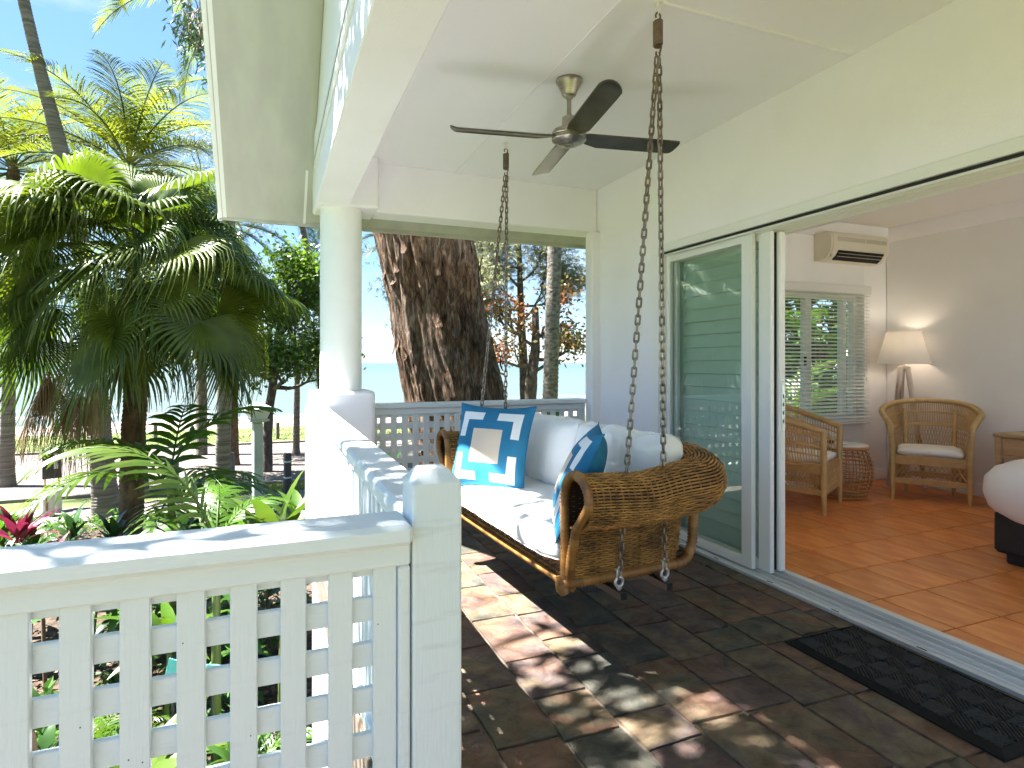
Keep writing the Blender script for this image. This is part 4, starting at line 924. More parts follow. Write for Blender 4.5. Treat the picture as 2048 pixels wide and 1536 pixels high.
# rattan armchairs
def prot(x, y, a): return V((x * cos(a) - y * sin(a), x * sin(a) + y * cos(a), 0))
def armchair(label, loc, rz):
    """local: front is -Y, width along X"""
    t = thing('rattan_armchair', label, 'armchair', loc, rz, 'rattan armchairs in the room')
    w = .285; fy = -.27
    def rim(u):                                                  # u -1..1 from right arm front over the back to left arm front
        a = u * R(118); x = .385 * sin(a); y = .03 + .36 * cos(a)
        if abs(u) > .76: f = (abs(u) - .76) / .24; y = (.03 + .36 * cos(R(118 * .76))) * (1 - f) + fy * f; x = math.copysign(.385 * sin(R(118 * .76)) * (1 - f) + (w + .02) * f, u)
        z = .885 - .20 * abs(u) ** 2.2
        return V((x, y, z))
    def seatp(u):
        a = u * R(118); x = .27 * sin(a); y = .0 + .27 * cos(a)
        if abs(u) > .76: f = (abs(u) - .76) / .24; y = (.27 * cos(R(118 * .76))) * (1 - f) + fy * f; x = math.copysign(.27 * sin(R(118 * .76)) * (1 - f) + w * f, u)
        return V((x, y, .41))
    us = [-1 + 2 * i / 40 for i in range(41)]
    MB().wrap([rim(u) for u in us], .024, .014, 9).build('rim', 'cane', parent=t, smooth=180)
    for sg in (-1, 1):
        l = MB().wrap([V((sg * (w + .02), fy, .70)), V((sg * w, fy, .40)), V((sg * w, fy, .18))], .024, .014, 9)
        l.build('front_leg', 'cane', parent=t, smooth=180)
        MB().tube([V((sg * w, fy, .185)), V((sg * w, fy - .005, .0))], [.023, .015], 10).build('leg', 'cane', parent=t, smooth=60)
        MB().wrap([V((sg * .20, .20, .82)), V((sg * .19, .20, .40)), V((sg * .19, .21, .15))], .02, .014, 8).build('back_leg', 'cane', parent=t, smooth=180)
        MB().tube([V((sg * .19, .21, .16)), V((sg * .19, .215, .0))], [.02, .014], 10).build('leg', 'cane', parent=t, smooth=60)
    sp = MB(); N = 104
    for i in range(N + 1):                                       # upright spindles in the upper band
        u = -1 + 2 * i / N; a = rim(u); b = seatp(u); f0 = .52 if abs(u) < .6 else .0
        sp.tube([a, b.lerp(a, f0)], .0042, 4, caps=False, r=random.random())
    for i in range(34):                                          # crossed canes in the lower back
        u = -.62 + 1.24 * i / 33; 
        for du in (-.10, .10):
            v = u + du
            if abs(v) < .64: sp.tube([seatp(u), seatp(v).lerp(rim(v), .5)], .0033, 4, caps=False, r=random.random())
    sp.build('cane_spindles', 'cane', parent=t, kind='stuff', smooth=180)
    bands = MB()
    for f in (.50, .515, .53, .545, .76, .78): bands.tube([seatp(u).lerp(rim(u), f) for u in us], .0048, 5, r=random.random())
    for f in (.0, .02, .25, .27): bands.tube([seatp(u).lerp(rim(u), f) for u in us if abs(u) > .55 and u > 0], .0045, 5, r=random.random()); bands.tube([seatp(u).lerp(rim(u), f) for u in us if abs(u) > .55 and u < 0], .0045, 5, r=random.random())
    bands.build('woven_bands', 'cane', parent=t, kind='stuff', smooth=180)
    # seat base and skirt
    MB().box((0, -.02, .395), (.54, .49, .02), .004).build('seat_panel', 'cane', parent=t)
    sk_ = MB()
    def ring(z, k=3, sp_=.010):
        for q in range(k):
            zz = z - q * sp_
            for a, b in ((V((-w, fy, zz)), V((w, fy, zz))), (V((w, fy, zz)), V((.2, .2, zz))), (V((.2, .2, zz)), V((-.2, .2, zz))), (V((-.2, .2, zz)), V((-w, fy, zz)))):
                sk_.tube([a.lerp(b, i / 24) + V((0, 0, .0)) + (b - a).cross(V((0, 0, 1))).normalized() * (.003 * (1 if (i + q) % 2 else -1)) for i in range(25)], .0055, 5, caps=False, r=[random.random() for _ in range(25)])
    ring(.405, 8); ring(.20, 5)
    sk_.build('woven_skirt', 'cane', parent=t, kind='stuff', smooth=180)
    cr = MB()
    for a, b in ((V((-w, fy, 0)), V((w, fy, 0))), (V((w, fy, 0)), V((.2, .2, 0))), (V((-.2, .2, 0)), V((-w, fy, 0)))):
        n = 16
        for i in range(n):
            for d in (-2, 2):
                f0 = (i + .5) / n; f1 = f0 + d / n
                if 0 <= f1 <= 1: cr.tube([a.lerp(b, f0) + V((0, 0, .33)), a.lerp(b, f1) + V((0, 0, .20))], .0036, 4, caps=False, r=random.random())
    cr.build('crossed_canes', 'cane', parent=t, kind='stuff', smooth=180)
    return t
def chair_cushion(label, loc, rz):
    o = tag(bpy.data.objects.new('chair_cushion', None), label, 'cushion', 'white cushions on the rattan armchairs'); COL.objects.link(o); o.location = loc; o.rotation_euler = (0, 0, rz)
    mb, secs = cushion(.50, .50, .062, ny=36, seed=21, puff=.3, wr=.002); mb.build('cover', 'chair_cushion', parent=o, smooth=180)
def place_chair(f1, f2, lab, clab):
    f1 = V(f1); f2 = V(f2); mid = (f1 + f2) / 2; d = f2 - f1; rz = atan2(d.y, d.x)
    loc = V((mid.x, mid.y, 0)) + prot(0, .27, rz); loc.z = .02
    armchair(lab, loc, rz); c = loc + prot(0, -.02, rz); chair_cushion(clab, (c.x, c.y, .02 + .438), rz)
place_chair((5.33, 3.80), (5.64, 3.335), 'rattan armchair beside the lamp, facing the bed, near the room corner', 'white seat cushion on the armchair under the lamp')
place_chair((4.235, 3.61), (4.735, 3.875), 'rattan armchair half hidden behind the door leaves, under the window', 'white seat cushion on the armchair under the window')
# drum table
tb = thing('rattan_drum_table', 'barrel-shaped rattan cage side table with pale round top', 'side table', (5.0, 4.085, .02))
def tr_(z): return .205 + .062 * sin(pi * min(1, max(0, (z - .02) / .44))) ** .8
for i in range(11):
    z = .055 + .036 * i; r_ = tr_(z) + .008
    MB().tube([V((r_ * cos(2 * pi * j / 40), r_ * sin(2 * pi * j / 40), z + .003 * sin(j * 1.7))) for j in range(40)], .0058, 6, closed=True, r=[random.random() for _ in range(40)]).build('hoop', 'rattan_table', parent=tb, smooth=180)
cv = MB()
for i in range(26):
    a = 2 * pi * i / 26; cv.tube([V(((tr_(z) - .003) * cos(a), (tr_(z) - .003) * sin(a), z)) for z in [.02 + .44 * k / 10 for k in range(11)]], .005, 5, r=random.random())
cv.build('upright_canes', 'rattan_table', parent=tb, kind='stuff', smooth=180)
MB().lathe([(.20, .0), (.22, .005), (.225, .02), (.215, .03), (.20, .034)], 40).build('base_ring', 'rattan_table', parent=tb, smooth=50)
MB().lathe([(.205, .452), (.238, .455), (.246, .466), (.244, .482), (.230, .488)], 40, r=.6).build('top_rim', 'rattan_table', parent=tb, smooth=50)
MB().lathe([(.228, .480), (.228, .491), (.222, .493)], 40).build('table_top', 'table_top_white', parent=tb, smooth=30)
jr = thing('ceramic_jar', 'small cream ceramic jar with a dark red oval, on the drum table', 'jar', (4.87, 4.08, .513))
MB().lathe([(.045, 0), (.056, .008), (.062, .03), (.058, .055), (.044, .068)], 28).build('body', 'ceramic', parent=jr, smooth=40)
MB().lathe([(.046, .070), (.056, .074), (.060, .088), (.055, .102), (.050, .104)], 28).build('rim', 'ceramic', parent=jr, smooth=40)
ov = [V((.030 * cos(a), 0, .019 * sin(a))) for a in [2 * pi * i / 20 for i in range(20)]]
va = atan2(-4.08, -4.87); ovr = Matrix.Rotation(va + pi / 2, 4, 'Z')
MB().loft([[(ovr @ V((p.x * k, -.0605 - d, p.z * k + .032))) for p in ov] for d, k in ((-.012, 1), (.0015, 1), (.0025, .9))]).build('oval_mark', 'dark_red', parent=jr, smooth=40)
st = thing('saucer', 'small pale saucer beside the ceramic jar on the drum table', 'saucer', (4.955, 4.035, .513))
MB().lathe([(.02, 0), (.045, .004), (.052, .010), (.049, .011), (.02, .005)], 28).build('dish', 'ceramic', parent=st, smooth=60)
# lamp
lp = thing('tripod_lamp', 'driftwood tripod lamp with a white tapered shade in the corner', 'lamp', (5.995, 4.165, .02))
for k in range(3):
    a = R(56 + 120 * k); MB().rod((.035 * cos(a), .035 * sin(a), 1.22), (.19 * cos(a), .19 * sin(a), .0), .050, .044, bev=.008).build('leg', 'driftwood', parent=lp)
MB().lathe([(.05, 1.19), (.05, 1.225), (.012, 1.23), (.012, 1.32)], 20).build('neck', 'driftwood', parent=lp, smooth=30)
MB().lathe([(.238, 1.245), (.150, 1.575)], 48, caps=False).lathe([(.151, 1.575), (.236, 1.245)], 48, caps=False).build('lamp_shade', 'shade_cloth', parent=lp, smooth=60)
MB().lathe([(.012, 1.32), (.03, 1.36), (.032, 1.39), (.015, 1.42)], 16).build('bulb', 'ceramic', parent=lp, smooth=60)
ld = bpy.data.lights.new('lamp_light', 'POINT'); ld.energy = .38; ld.color = (1, .82, .62); ld.shadow_soft_size = .04; lo_ = bpy.data.objects.new('lamp_light', ld); COL.objects.link(lo_); lo_.parent = lp; lo_.location = (0, 0, 1.45)
MB().tube(curve([V((.02, .05, .9)), V((.06, .12, .4)), V((.1, .12, .02)), V((-.1, -.1, .006)), V((-.25, -.05, .006)), V((-.2, .25, .1))], 8), .003, 5).build('power_cord', 'ceramic', parent=lp, smooth=180)
# bed
bd = thing('bed', 'bed with a dark brown base and puffy pale pink cover', 'bed', (5.2, 1.55, .02))
MB().box((-.03, 0, .20), (1.90, 1.62, .26), .02).box((-.0, 0, .05), (1.84, 1.54, .10), .01).build('base', 'bed_base', parent=bd)
dn = []
K = 60
def sup(a, hx, hy, e): return (spow(cos(a), e) * hx, spow(sin(a), e) * hy)
for z, ins in ((.275, .05), (.26, .0), (.28, -.04), (.34, -.085), (.43, -.11), (.52, -.10), (.585, -.06), (.625, .0), (.645, .08), (.655, .2), (.66, .5)):
    sec = []
    for i in range(120):
        a = 2 * pi * i / 120; x, y = sup(a, .96 - ins, .83 - ins, .28)
        w = .020 * noise.noise((x * 4, y * 4, z * 3)) + (.012 * noise.noise((x * 11, y * 11, z * 6)) if z < .4 else 0)
        hem = .016 * noise.noise((x * 6, y * 6, 2)) if z < .3 else 0
        sec.append((x * (1 + w), y * (1 + w), z + w * .8 + hem))
    dn.append(sec)
MB().loft(dn).build('cover', 'doona', parent=bd, smooth=180)
bs = thing('bedside_table', 'light timber bedside table at the head of the bed', 'bedside table', (5.93, 2.86, .02))
MB().box((0, 0, .645), (.46, .66, .03), .006).build('top', 'bedside_wood', parent=bs)
MB().box((0.01, 0, .54), (.42, .60, .17), .004).build('apron', 'bedside_wood', parent=bs)
MB().box((-.205, 0, .545), (.015, .50, .12), .004).build('drawer_front', 'bedside_wood', parent=bs)
for sx in (-1, 1):
    for sy in (-1, 1): MB().box((sx * .195, sy * .295, .315), (.05, .05, .63), .006).build('leg', 'bedside_wood', parent=bs)

# ================================================================== PLANTS
def fz(seed): return random.Random(seed)
MESH = {}
def frond_mesh(key, m, L=3.0, nl=62, ll=.75, droop=1.25, e0=.9, wid=.052, hang=.5, seed=1, vee=.35):
    """feather leaf: initial elevation e0 (rad), curving down by droop over its length"""
    if key in MESH: return MESH[key]
    r = fz(seed); mb = MB(); K = 18; P_ = [V((0, 0, 0))]; T = []
    twist = r.uniform(-.25, .25)
    for i in range(K):
        f = i / K; e = e0 - droop * f ** 1.35; d = V((cos(e) * cos(twist * f), cos(e) * sin(twist * f), sin(e))); T.append(d); P_.append(P_[-1] + d * (L / K))
    T.append(T[-1])
    mb.tube(P_, [max(.004, .026 * L / 3 * (1 - .85 * i / K)) for i in range(K + 1)], 5, r=.9)
    for k in range(nl):
        f = .14 + .85 * k / (nl - 1); x = f * K; i = min(K - 1, int(x)); p = P_[i].lerp(P_[i + 1], x - i); t = T[i]
        s0 = V((0, 0, 1)).cross(t).normalized(); up = t.cross(s0)
        l = ll * (sin(pi * min(1, .12 + f * .93)) ** .55) * r.uniform(.88, 1.08)
        for sg in (-1, 1):
            d = (s0 * sg * (.95 - .45 * f) + t * (.35 + .75 * f) + up * vee + V((r.uniform(-.1, .1), r.uniform(-.1, .1), r.uniform(-.1, .1)))).normalized()
            q = p.copy(); w = wid * r.uniform(.85, 1.1); wd = t * w * .5; vs = []; S_ = 4
            for j in range(S_ + 1):
                g = j / S_; ww = wd * (1 - g) ** .6 * (1.0 if j else .5)
                vs += [q - ww, q + ww]
                dd = (d + V((0, 0, -1)) * hang * g * 1.7).normalized(); q = q + dd * (l / S_)
            mb.add(vs, [(2 * j, 2 * j + 1, 2 * j + 3, 2 * j + 2) for j in range(S_)], r=r.random())
    MESH[key] = mb.build('frond', m, smooth=180, link=False).data
    return MESH[key]
def fan_mesh(key, m, e0, pet=.8, Rr=.78, seed=1, nseg=46, spread=128, free=.55, tipdroop=1.0, roll_=0):
    if key in MESH: return MESH[key]
    r = fz(seed); mb = MB(); K = 8; P_ = [V((0, 0, 0))]; e = e0
    for i in range(K):
        d = V((cos(e), 0, sin(e))); P_.append(P_[-1] + d * pet / K); e -= .07
    mb.tube(P_, [.013 - .007 * i / K for i in range(K + 1)], 5, r=.5)
    ax = V((cos(e - .15), 0, sin(e - .15))); side = V((0, 1, 0)); side = Quaternion(ax, roll_ + r.uniform(-.35, .35)) @ side; nrm = ax.cross(side)
    o = P_[-1]; S_ = 8
    prev = None
    for k in range(nseg):
        a = R(-spread + 2 * spread * (k + .5) / nseg); da = R(spread / nseg) * .98
        l = Rr * (.80 + .20 * cos(a * .8)) * r.uniform(.93, 1.05); fold = .10
        def pt(g, off, lift):
            # blade: plane at first then hanging ribbons
            aa = a + off
            d = ax * cos(aa) + side * sin(aa)
            cup = .22 * (abs(a) / R(spread)) ** 2
            base = o + d * (l * min(g, free)) + nrm * (l * min(g, free) * (cup + lift)) + V((0, 0, -1)) * (.10 * l * min(g, free) ** 2)
            if g > free:
                h = g - free; fall = tipdroop * h / (1 - free)
                dd = (d + V((0, 0, -1)) * (1.5 * fall) + V((jx, jy, 0)) * fall).normalized()
                base = base + dd * (l * h)
            return base
        jx, jy = r.uniform(-.25, .25), r.uniform(-.25, .25)
        vs = []; col = r.random()
        for j in range(S_ + 1):
            g = j / S_
            w = 1.0 if g <= free else max(.06, ((1 - g) / (1 - free)) ** .8 * .8)
            if g > free: ang = da * w * free / max(g, free)
            else: ang = da * w
            vs += [pt(g, -ang, 0), pt(g, 0, fold * .35 * (1 if g <= free else .4)), pt(g, ang, 0)]
        fs = []
        for j in range(S_): b = 3 * j; fs += [(b, b + 1, b + 4, b + 3), (b + 1, b + 2, b + 5, b + 4)]
        mb.add(vs, fs, r=col)
    MESH[key] = mb.build('fan_leaf', m, smooth=60, link=False).data
    return MESH[key]
def leaf_mesh(key, m, L=.5, W=.12, e0=.8, droop=1.2, seed=1, fold=.18, shape=.5, stalk=.15):
    if key in MESH: return MESH[key]
    r = fz(seed); mb = MB(); K = 8; p = V((0, 0, 0)); vs = []; tw = r.uniform(-.4, .4)
    for i in range(K + 1):
        f = i / K; e = e0 - droop * f ** 1.3; t = V((cos(e), 0, sin(e))); up = V((-sin(e), 0, cos(e)))
        if f < stalk: w = .008
        else: q = (f - stalk) / (1 - stalk); w = W / 2 * (sin(pi * min(1, q ** shape * .999)) ** .75) + .002
        s = V((0, cos(tw * f), 0)) + up * sin(tw * f)
        rip = .06 * w * sin(i * 2.3 + seed)
        vs += [p - s * w + up * (fold * w + rip), p, p + s * w + up * (fold * w - rip)]; p = p + t * (L / K)
    fs = []
    for j in range(K): b = 3 * j; fs += [(b, b + 1, b + 4, b + 3), (b + 1, b + 2, b + 5, b + 4)]
    mb.add(vs, fs); MESH[key] = mb.build('leaf', m, smooth=180, link=False).data
    return MESH[key]
def trunk_mesh(pts, radii, m, name='trunk', parent=None, n=14, rough=.06, ring=0, seed=0, step=10):
    P_ = curve(pts, step); K = len(P_); rr = []
    for i in range(K):
        f = i / (K - 1) * (len(radii) - 1); j = min(len(radii) - 2, int(f)); rr.append(radii[j] + (radii[j + 1] - radii[j]) * (f - j))
    if ring:
        P2 = []; R2 = []
        for i in range(K - 1):
            kk = max(1, int((P_[i + 1] - P_[i]).length / ring))
            for j in range(kk):
                P2 += [P_[i].lerp(P_[i + 1], j / kk), P_[i].lerp(P_[i + 1], (j + .75) / kk)]; q = rr[i] + (rr[i + 1] - rr[i]) * j / kk; R2 += [q * 1.03, q * .96]
        P_, rr = P2, R2
    mb = MB(); mb.tube(P_, rr, n)
    for i, p in enumerate(mb.v):
        q = V(p); d = noise.noise((q.x * 5 + seed, q.y * 5, q.z * 2.2)) + .5 * noise.noise((q.x * 13, q.y * 13 + seed, q.z * 7)); c = P_[min(len(P_) - 1, i // n)]
        mb.v[i] = tuple(q + (q - c) * d * rough)
    return mb.build(name, m, parent=parent, world=True, smooth=60)
def coco_palm(label, base, top, r0, r1, nf, L, mkey='leaf_coco', mid=None, group='coconut palms outside', trunk=True, seed=1, ring=.07, bark='bark_coco', az0=0, emin=-.5, emax=1.35, ll=.75, crown=True):
    r = fz(seed); base = V(base); top = V(top)
    t = thing('coconut_palm', label, 'palm tree', base, 0, group)
    m_ = V(mid) if mid else base.lerp(top, .5)
    if trunk:
        trunk_mesh([base - V((0, 0, .15)), base + (m_ - base) * .12 + V((0, 0, .02)), m_, m_.lerp(top, .6), top], [r0 * 1.55, r0 * .95, (r0 + r1) / 2 * .95, r1 * 1.05, r1], bark, parent=t, ring=ring, seed=seed, rough=.05)
    if crown:
        MB().tube([top - V((0, 0, .5)), top - V((0, 0, .1)), top + V((0, 0, .45))], [r1 * 1.2, r1 * 1.5, r1 * .6], 10).build('crown_shaft', 'bark_fibre', parent=t, world=True, smooth=60)
        for k in range(nf):
            a = az0 + k * 2.39996; f = (k + .5) / nf; e = emax + (emin - emax) * f
            b = round(e * 2) / 2; var = r.randrange(2)
            me = frond_mesh((mkey, round(L, 1), b, var, ll), mkey, L=L, droop=.95 + .35 * (1 - f), e0=b, seed=int(b * 10) + var * 7 + 31, ll=ll, hang=.55)
            inst(me, 'frond', t, top - base + V((0, 0, .25 * (1 - f))), (r.uniform(-.15, .15), r.uniform(-.12, .12), a + r.uniform(-.25, .25)), r.uniform(.88, 1.1))
    return t

# ---- big fan palm close to the veranda
fp = thing('fan_palm', 'large dark fan palm with pleated fan leaves close to the veranda', 'palm tree', (-1.85, 9.75, G0))
fc = V((-1.75, 9.65, 2.4))
trunk_mesh([(-1.85, 9.75, G0 - .1), (-1.83, 9.72, -1.6), (-1.8, 9.7, -.3), (-1.75, 9.66, 1.0), fc], [.21, .165, .15, .15, .17], 'bark_fibre', parent=fp, ring=.05, rough=.10, seed=4)
r_ = fz(12)
for k in range(72):
    f = (k + .5) / 72; e = 1.40 - 1.70 * f ** .85 + r_.uniform(-.22, .22); b = round(e * 3) / 3; var = r_.randrange(4)
    pet = [1.1, 1.45, 1.25, .9][var] if e < .75 else [.85, 1.05, .95, .7][var]
    me = fan_mesh(('fan', b, var, e < .75), 'leaf_fan', b, pet=pet, Rr=[1.12, 1.0, 1.22, .95][var], seed=int(b * 9) + var * 13 + 50, roll_=[-.95, .35, 1.0, -.3][var], free=[.52, .58, .46, .55][var], tipdroop=[.9, .7, 1.2, 1.0][var], nseg=[46, 48, 54, 46][var], spread=[112, 125, 118, 130][var])
    inst(me, 'fan_leaf', fp, fc - V((-1.85, 9.75, G0)) + V((0, 0, .40 - .70 * f)), (r_.uniform(-.5, .5), r_.uniform(-.25, .25), k * 2.39996 + r_.uniform(-.5, .5)), r_.uniform(.85, 1.15))
for k in range(6):
    var = k % 2; me = fan_mesh(('fandead', var), 'leaf_fan_dead', -.55 - .25 * var, pet=1.35, Rr=1.0, seed=80 + var, free=.35, tipdroop=1.3)
    d_ = inst(me, 'fan_leaf', fp, fc - V((-1.85, 9.75, G0)) + V((0, 0, -.55)), (r_.uniform(-.15, .15), r_.uniform(-.1, .1), 2.9 + k * .2 + r_.uniform(-.3, .3)), r_.uniform(.9, 1.1))
    d_['label'] = 'dry brown hanging fan leaf'

# ---- coconut palms
coco_palm('tall coconut palm with a curved grey trunk leaning out of the top of the view', (-3.90, 18.1, G0), (-6.3, 18.9, 12.6), .30, .125, 10, 3.2, mid=(-4.55, 18.35, 4.4), seed=3, emin=-.2)
coco_palm('sunlit coconut palm with bright yellow-green fronds rising behind the fan palm', (-3.6, 20.6, G0), (-4.0, 21.0, 7.0), .22, .12, 34, 4.1, seed=5, ll=1.0)
coco_palm('coconut palm with fronds sweeping in from the left edge of the view', (-7.9, 23.9, G0), (-7.6, 23.5, 7.3), .22, .12, 26, 3.7, seed=8, ll=.95, az0=.7)
coco_palm('grey-trunked coconut palm behind the eave corner, one frond sweeping in at the top', (-1.16, 16.6, G0), (-.79, 15.4, 9.9), .19, .125, 14, 3.2, mkey='leaf_coco', seed=9, az0=2.62)
coco_palm('dark coconut palm with drooping fronds just left of the column', (-1.35, 25.6, G0), (-1.45, 25.4, 6.5), .2, .14, 16, 3.0, mkey='leaf_coco_dark', seed=11, bark='bark_fibre', emin=-1.0)
coco_palm('low young palm with dark arching fronds beside the column foot', (1.0, 27.5, G0), (1.05, 27.4, 1.0), .16, .11, 13, 3.0, mkey='leaf_coco_dark', seed=14, emin=-.3)
coco_palm('leaning bare-trunked palm just right of the column', (3.6, 30.5, G0), (1.2, 30.0, 8.5), .19, .12, 12, 3.0, mid=(2.7, 30.4, 1.2), seed=15, mkey='leaf_coco_dark')
coco_palm('pale ringed palm trunk close to the huge tree trunk', (3.35, 26.2, G0), (2.0, 26.2, 8.6), .16, .12, 12, 2.8, mid=(2.75, 26.2, 2.2), seed=16)
coco_palm('coconut palm with yellowing fronds behind the huge tree trunk', (6.3, 24.6, G0), (5.6, 24.9, 6.2), .19, .13, 16, 2.8, seed=17)
coco_palm('dark ringed palm trunk beside the house wall', (6.10, 12.9, G0), (6.62, 13.3, 7.6), .22, .165, 10, 2.8, mid=(6.32, 13.1, 1.6), seed=18, bark='bark_grey', ring=.09)

# ---- huge paperbark trunk
pbk = thing('paperbark_tree', 'huge leaning tree trunk with furrowed brown and grey bark behind the far railing', 'tree', (2.45, 7.05, G0))
ax_pts = [V((2.62, 7.0, G0 - .2)), V((2.42, 7.0, -.6)), V((2.08, 6.95, .84)), V((1.86, 6.95, 1.9)), V((1.66, 6.95, 2.9)), V((1.3, 6.95, 4.5)), V((.9, 7.0, 6.5))]
axp = curve(ax_pts, 52); rads = [1.0, .70, .565, .515, .54, .55, .45]
mb = MB(); n_ = 230; K = len(axp); vs = []; fs = []
def flk(z): return noise.noise((z * 3, 1, 2))
for i, c in enumerate(axp):
    f = i / (K - 1) * (len(rads) - 1); j = min(len(rads) - 2, int(f)); rr = rads[j] + (rads[j + 1] - rads[j]) * (f - j)
    for q in range(n_):
        a = 2 * pi * q / n_; ca, sa = cos(a), sin(a)
        tw = a + .12 * c.z + .25 * noise.noise((ca * 1.2, sa * 1.2, c.z * .5))
        fl_ = noise.noise((cos(tw) * 3.2, sin(tw) * 3.2, c.z * .35)); rid = 1 - abs(noise.noise((cos(tw) * 6.5, sin(tw) * 6.5, c.z * .7 + 5))) * 2
        fine = 1 - 2 * abs(noise.noise((cos(tw) * 15 + .3 * flk(c.z), sin(tw) * 15, c.z * 1.6))); 
        flake = noise.noise((cos(tw) * 10, sin(tw) * 10, c.z * 5.5)); 
        d = 1 + .10 * fl_ + .055 * rid + .032 * fine + .035 * max(0, flake)
        vs.append((c.x + ca * rr * d, c.y + sa * rr * d, c.z))
for i in range(K - 1):
    for q in range(n_): q2 = (q + 1) % n_; fs.append((i * n_ + q, i * n_ + q2, (i + 1) * n_ + q2, (i + 1) * n_ + q))
mb.add(vs, fs); mb.build('trunk', 'bark_paper', parent=pbk, world=True, smooth=50)
# loose bark plates standing off the trunk
rp_ = fz(4)
for k in range(70):
    i = rp_.randrange(70, K - 90); q = rp_.randrange(n_); p0 = V(vs[i * n_ + q]); c = axp[i]; nn = (p0 - c); nn.z = 0; nn.normalize(); tv = V((0, 0, 1)).cross(nn)
    if nn.y > .4: continue
    h = rp_.uniform(.10, .34); w = rp_.uniform(.025, .07); mb2 = MB(); rows = []
    for a in range(7):
        g = a / 6; ii = min(K - 1, i + int(g * h / .075 * 1.0)); cc = V(vs[ii * n_ + q]); pz = p0 + V((cc.x - p0.x, cc.y - p0.y, g * h))
        lift = .012 + .035 * (abs(2 * g - 1)) ** 2
        rows.append([pz + nn * lift - tv * w * sin(pi * (.15 + .7 * g)) , pz + nn * (lift + .014), pz + nn * (lift + .002) + tv * w * sin(pi * (.2 + .7 * g))])
    mb2.loft(rows, closed=False, caps=False); mb2.build('bark_plate', 'bark_paper', parent=pbk, world=True, smooth=180)

# ---- branching trees
def branches(mb, p, d, L, rad, depth, r, ends, spread=.6, up=.15, min_r=.008):
    n = 5; P_ = [p]; q = p.copy(); dd = d.copy()
    for i in range(n):
        dd = (dd + V((r.uniform(-.22, .22), r.uniform(-.22, .22), r.uniform(-.12, .2) + up * .3))).normalized(); q = q + dd * (L / n); P_.append(q.copy())
    mb.tube(P_, [rad * (1 - .5 * i / n) for i in range(n + 1)], 7 if rad > .03 else 5, caps=False)
    if depth == 0: ends.append((P_[-1], dd)); ends.append((P_[3], dd)); return
    for k in range(r.choice([2, 3])):
        s = V((r.uniform(-1, 1), r.uniform(-1, 1), r.uniform(-.4, .8))).normalized(); nd_ = (dd + s * spread).normalized()
        branches(mb, P_[-1] if k < 2 else P_[3], nd_, L * r.uniform(.6, .85), max(min_r, rad * .55), depth - 1, r, ends, spread, up)
def leaf_cloud(ends, n, size, r, m, parent, spread=.4, droop=0, aspect=.45, name='crown'):
    mb = MB()
    for (p, d) in ends:
        tone = r.random()
        for k in range(n):
            o = V((r.gauss(0, 1), r.gauss(0, 1), r.gauss(0, .8))) * spread; c = p + o
            a = V((r.uniform(-1, 1), r.uniform(-1, 1), r.uniform(-1, .4) - droop)).normalized(); b = a.cross(V((r.uniform(-1, 1), r.uniform(-1, 1), r.uniform(-1, 1)))).normalized()
            l = size * r.uniform(.6, 1.2); w = l * aspect * .5
            mb.add([c, c + a * l * .5 - b * w, c + a * l, c + a * l * .5 + b * w], [(0, 1, 2, 3)], r=min(1, max(0, tone * .6 + r.random() * .4)))
    return mb.build(name, m, parent=parent, world=True, kind='stuff', smooth=None)
def broad_tree(label, base, trunk_pts, radii, bark, depth, L, lm_, nleaf, lsize, spread, seed, dirs, cat='tree', aspect=.5, droop=0, name='sea_almond_tree', group=None, brr=.09):
    r = fz(seed); t = thing(name, label, cat, base, 0, group)
    trunk_mesh([V(p) for p in trunk_pts], radii, bark, parent=t, n=12, rough=.10, seed=seed)
    mb = MB(); ends = []
    for (p, d) in dirs: branches(mb, V(p), V(d).normalized(), L, brr, depth, r, ends)
    mb.build('limbs', bark, parent=t, world=True, smooth=60)
    leaf_cloud(ends, nleaf, lsize, r, lm_, t, spread, droop, aspect)
    return t
broad_tree('leafy sea almond tree with green and yellow leaves left of the column', (-.15, 23.6, G0), [(-.15, 23.6, G0 - .1), (-.1, 23.5, -.8), (.1, 23.4, .8), (.2, 23.4, 2.2)], [.2, .16, .14, .10], 'bark_dark', 3, 1.2, 'leaf_almond', 60, .22, .42, 31,
           [((.1, 23.4, .6), (-.8, 0, .5)), ((.1, 23.4, 1.0), (.8, .2, .5)), ((.2, 23.4, 2.0), (-.2, 0, 1)), ((.2, 23.4, 2.1), (.5, -.3, .8)), ((.15, 23.4, 1.4), (-.7, -.4, .4)), ((.1, 23.4, .3), (.2, -.8, .1)), ((.1, 23.4, .4), (.9, 0, -.1))])
broad_tree('sparse sea almond branch with green leaves between the column and the huge trunk', (1.9, 24.2, G0), [(1.9, 24.2, G0 - .1), (1.8, 24.2, -.4), (1.6, 24.2, 1.6), (1.5, 24.2, 2.6)], [.10, .08, .06, .03], 'bark_dark', 2, .6, 'leaf_almond', 22, .17, .26, 34,
           [((1.6, 24.2, 1.6), (-.3, 0, .8)), ((1.6, 24.2, 1.4), (.6, 0, .6)), ((1.5, 24.2, 2.6), (0, 0, 1))], brr=.03)
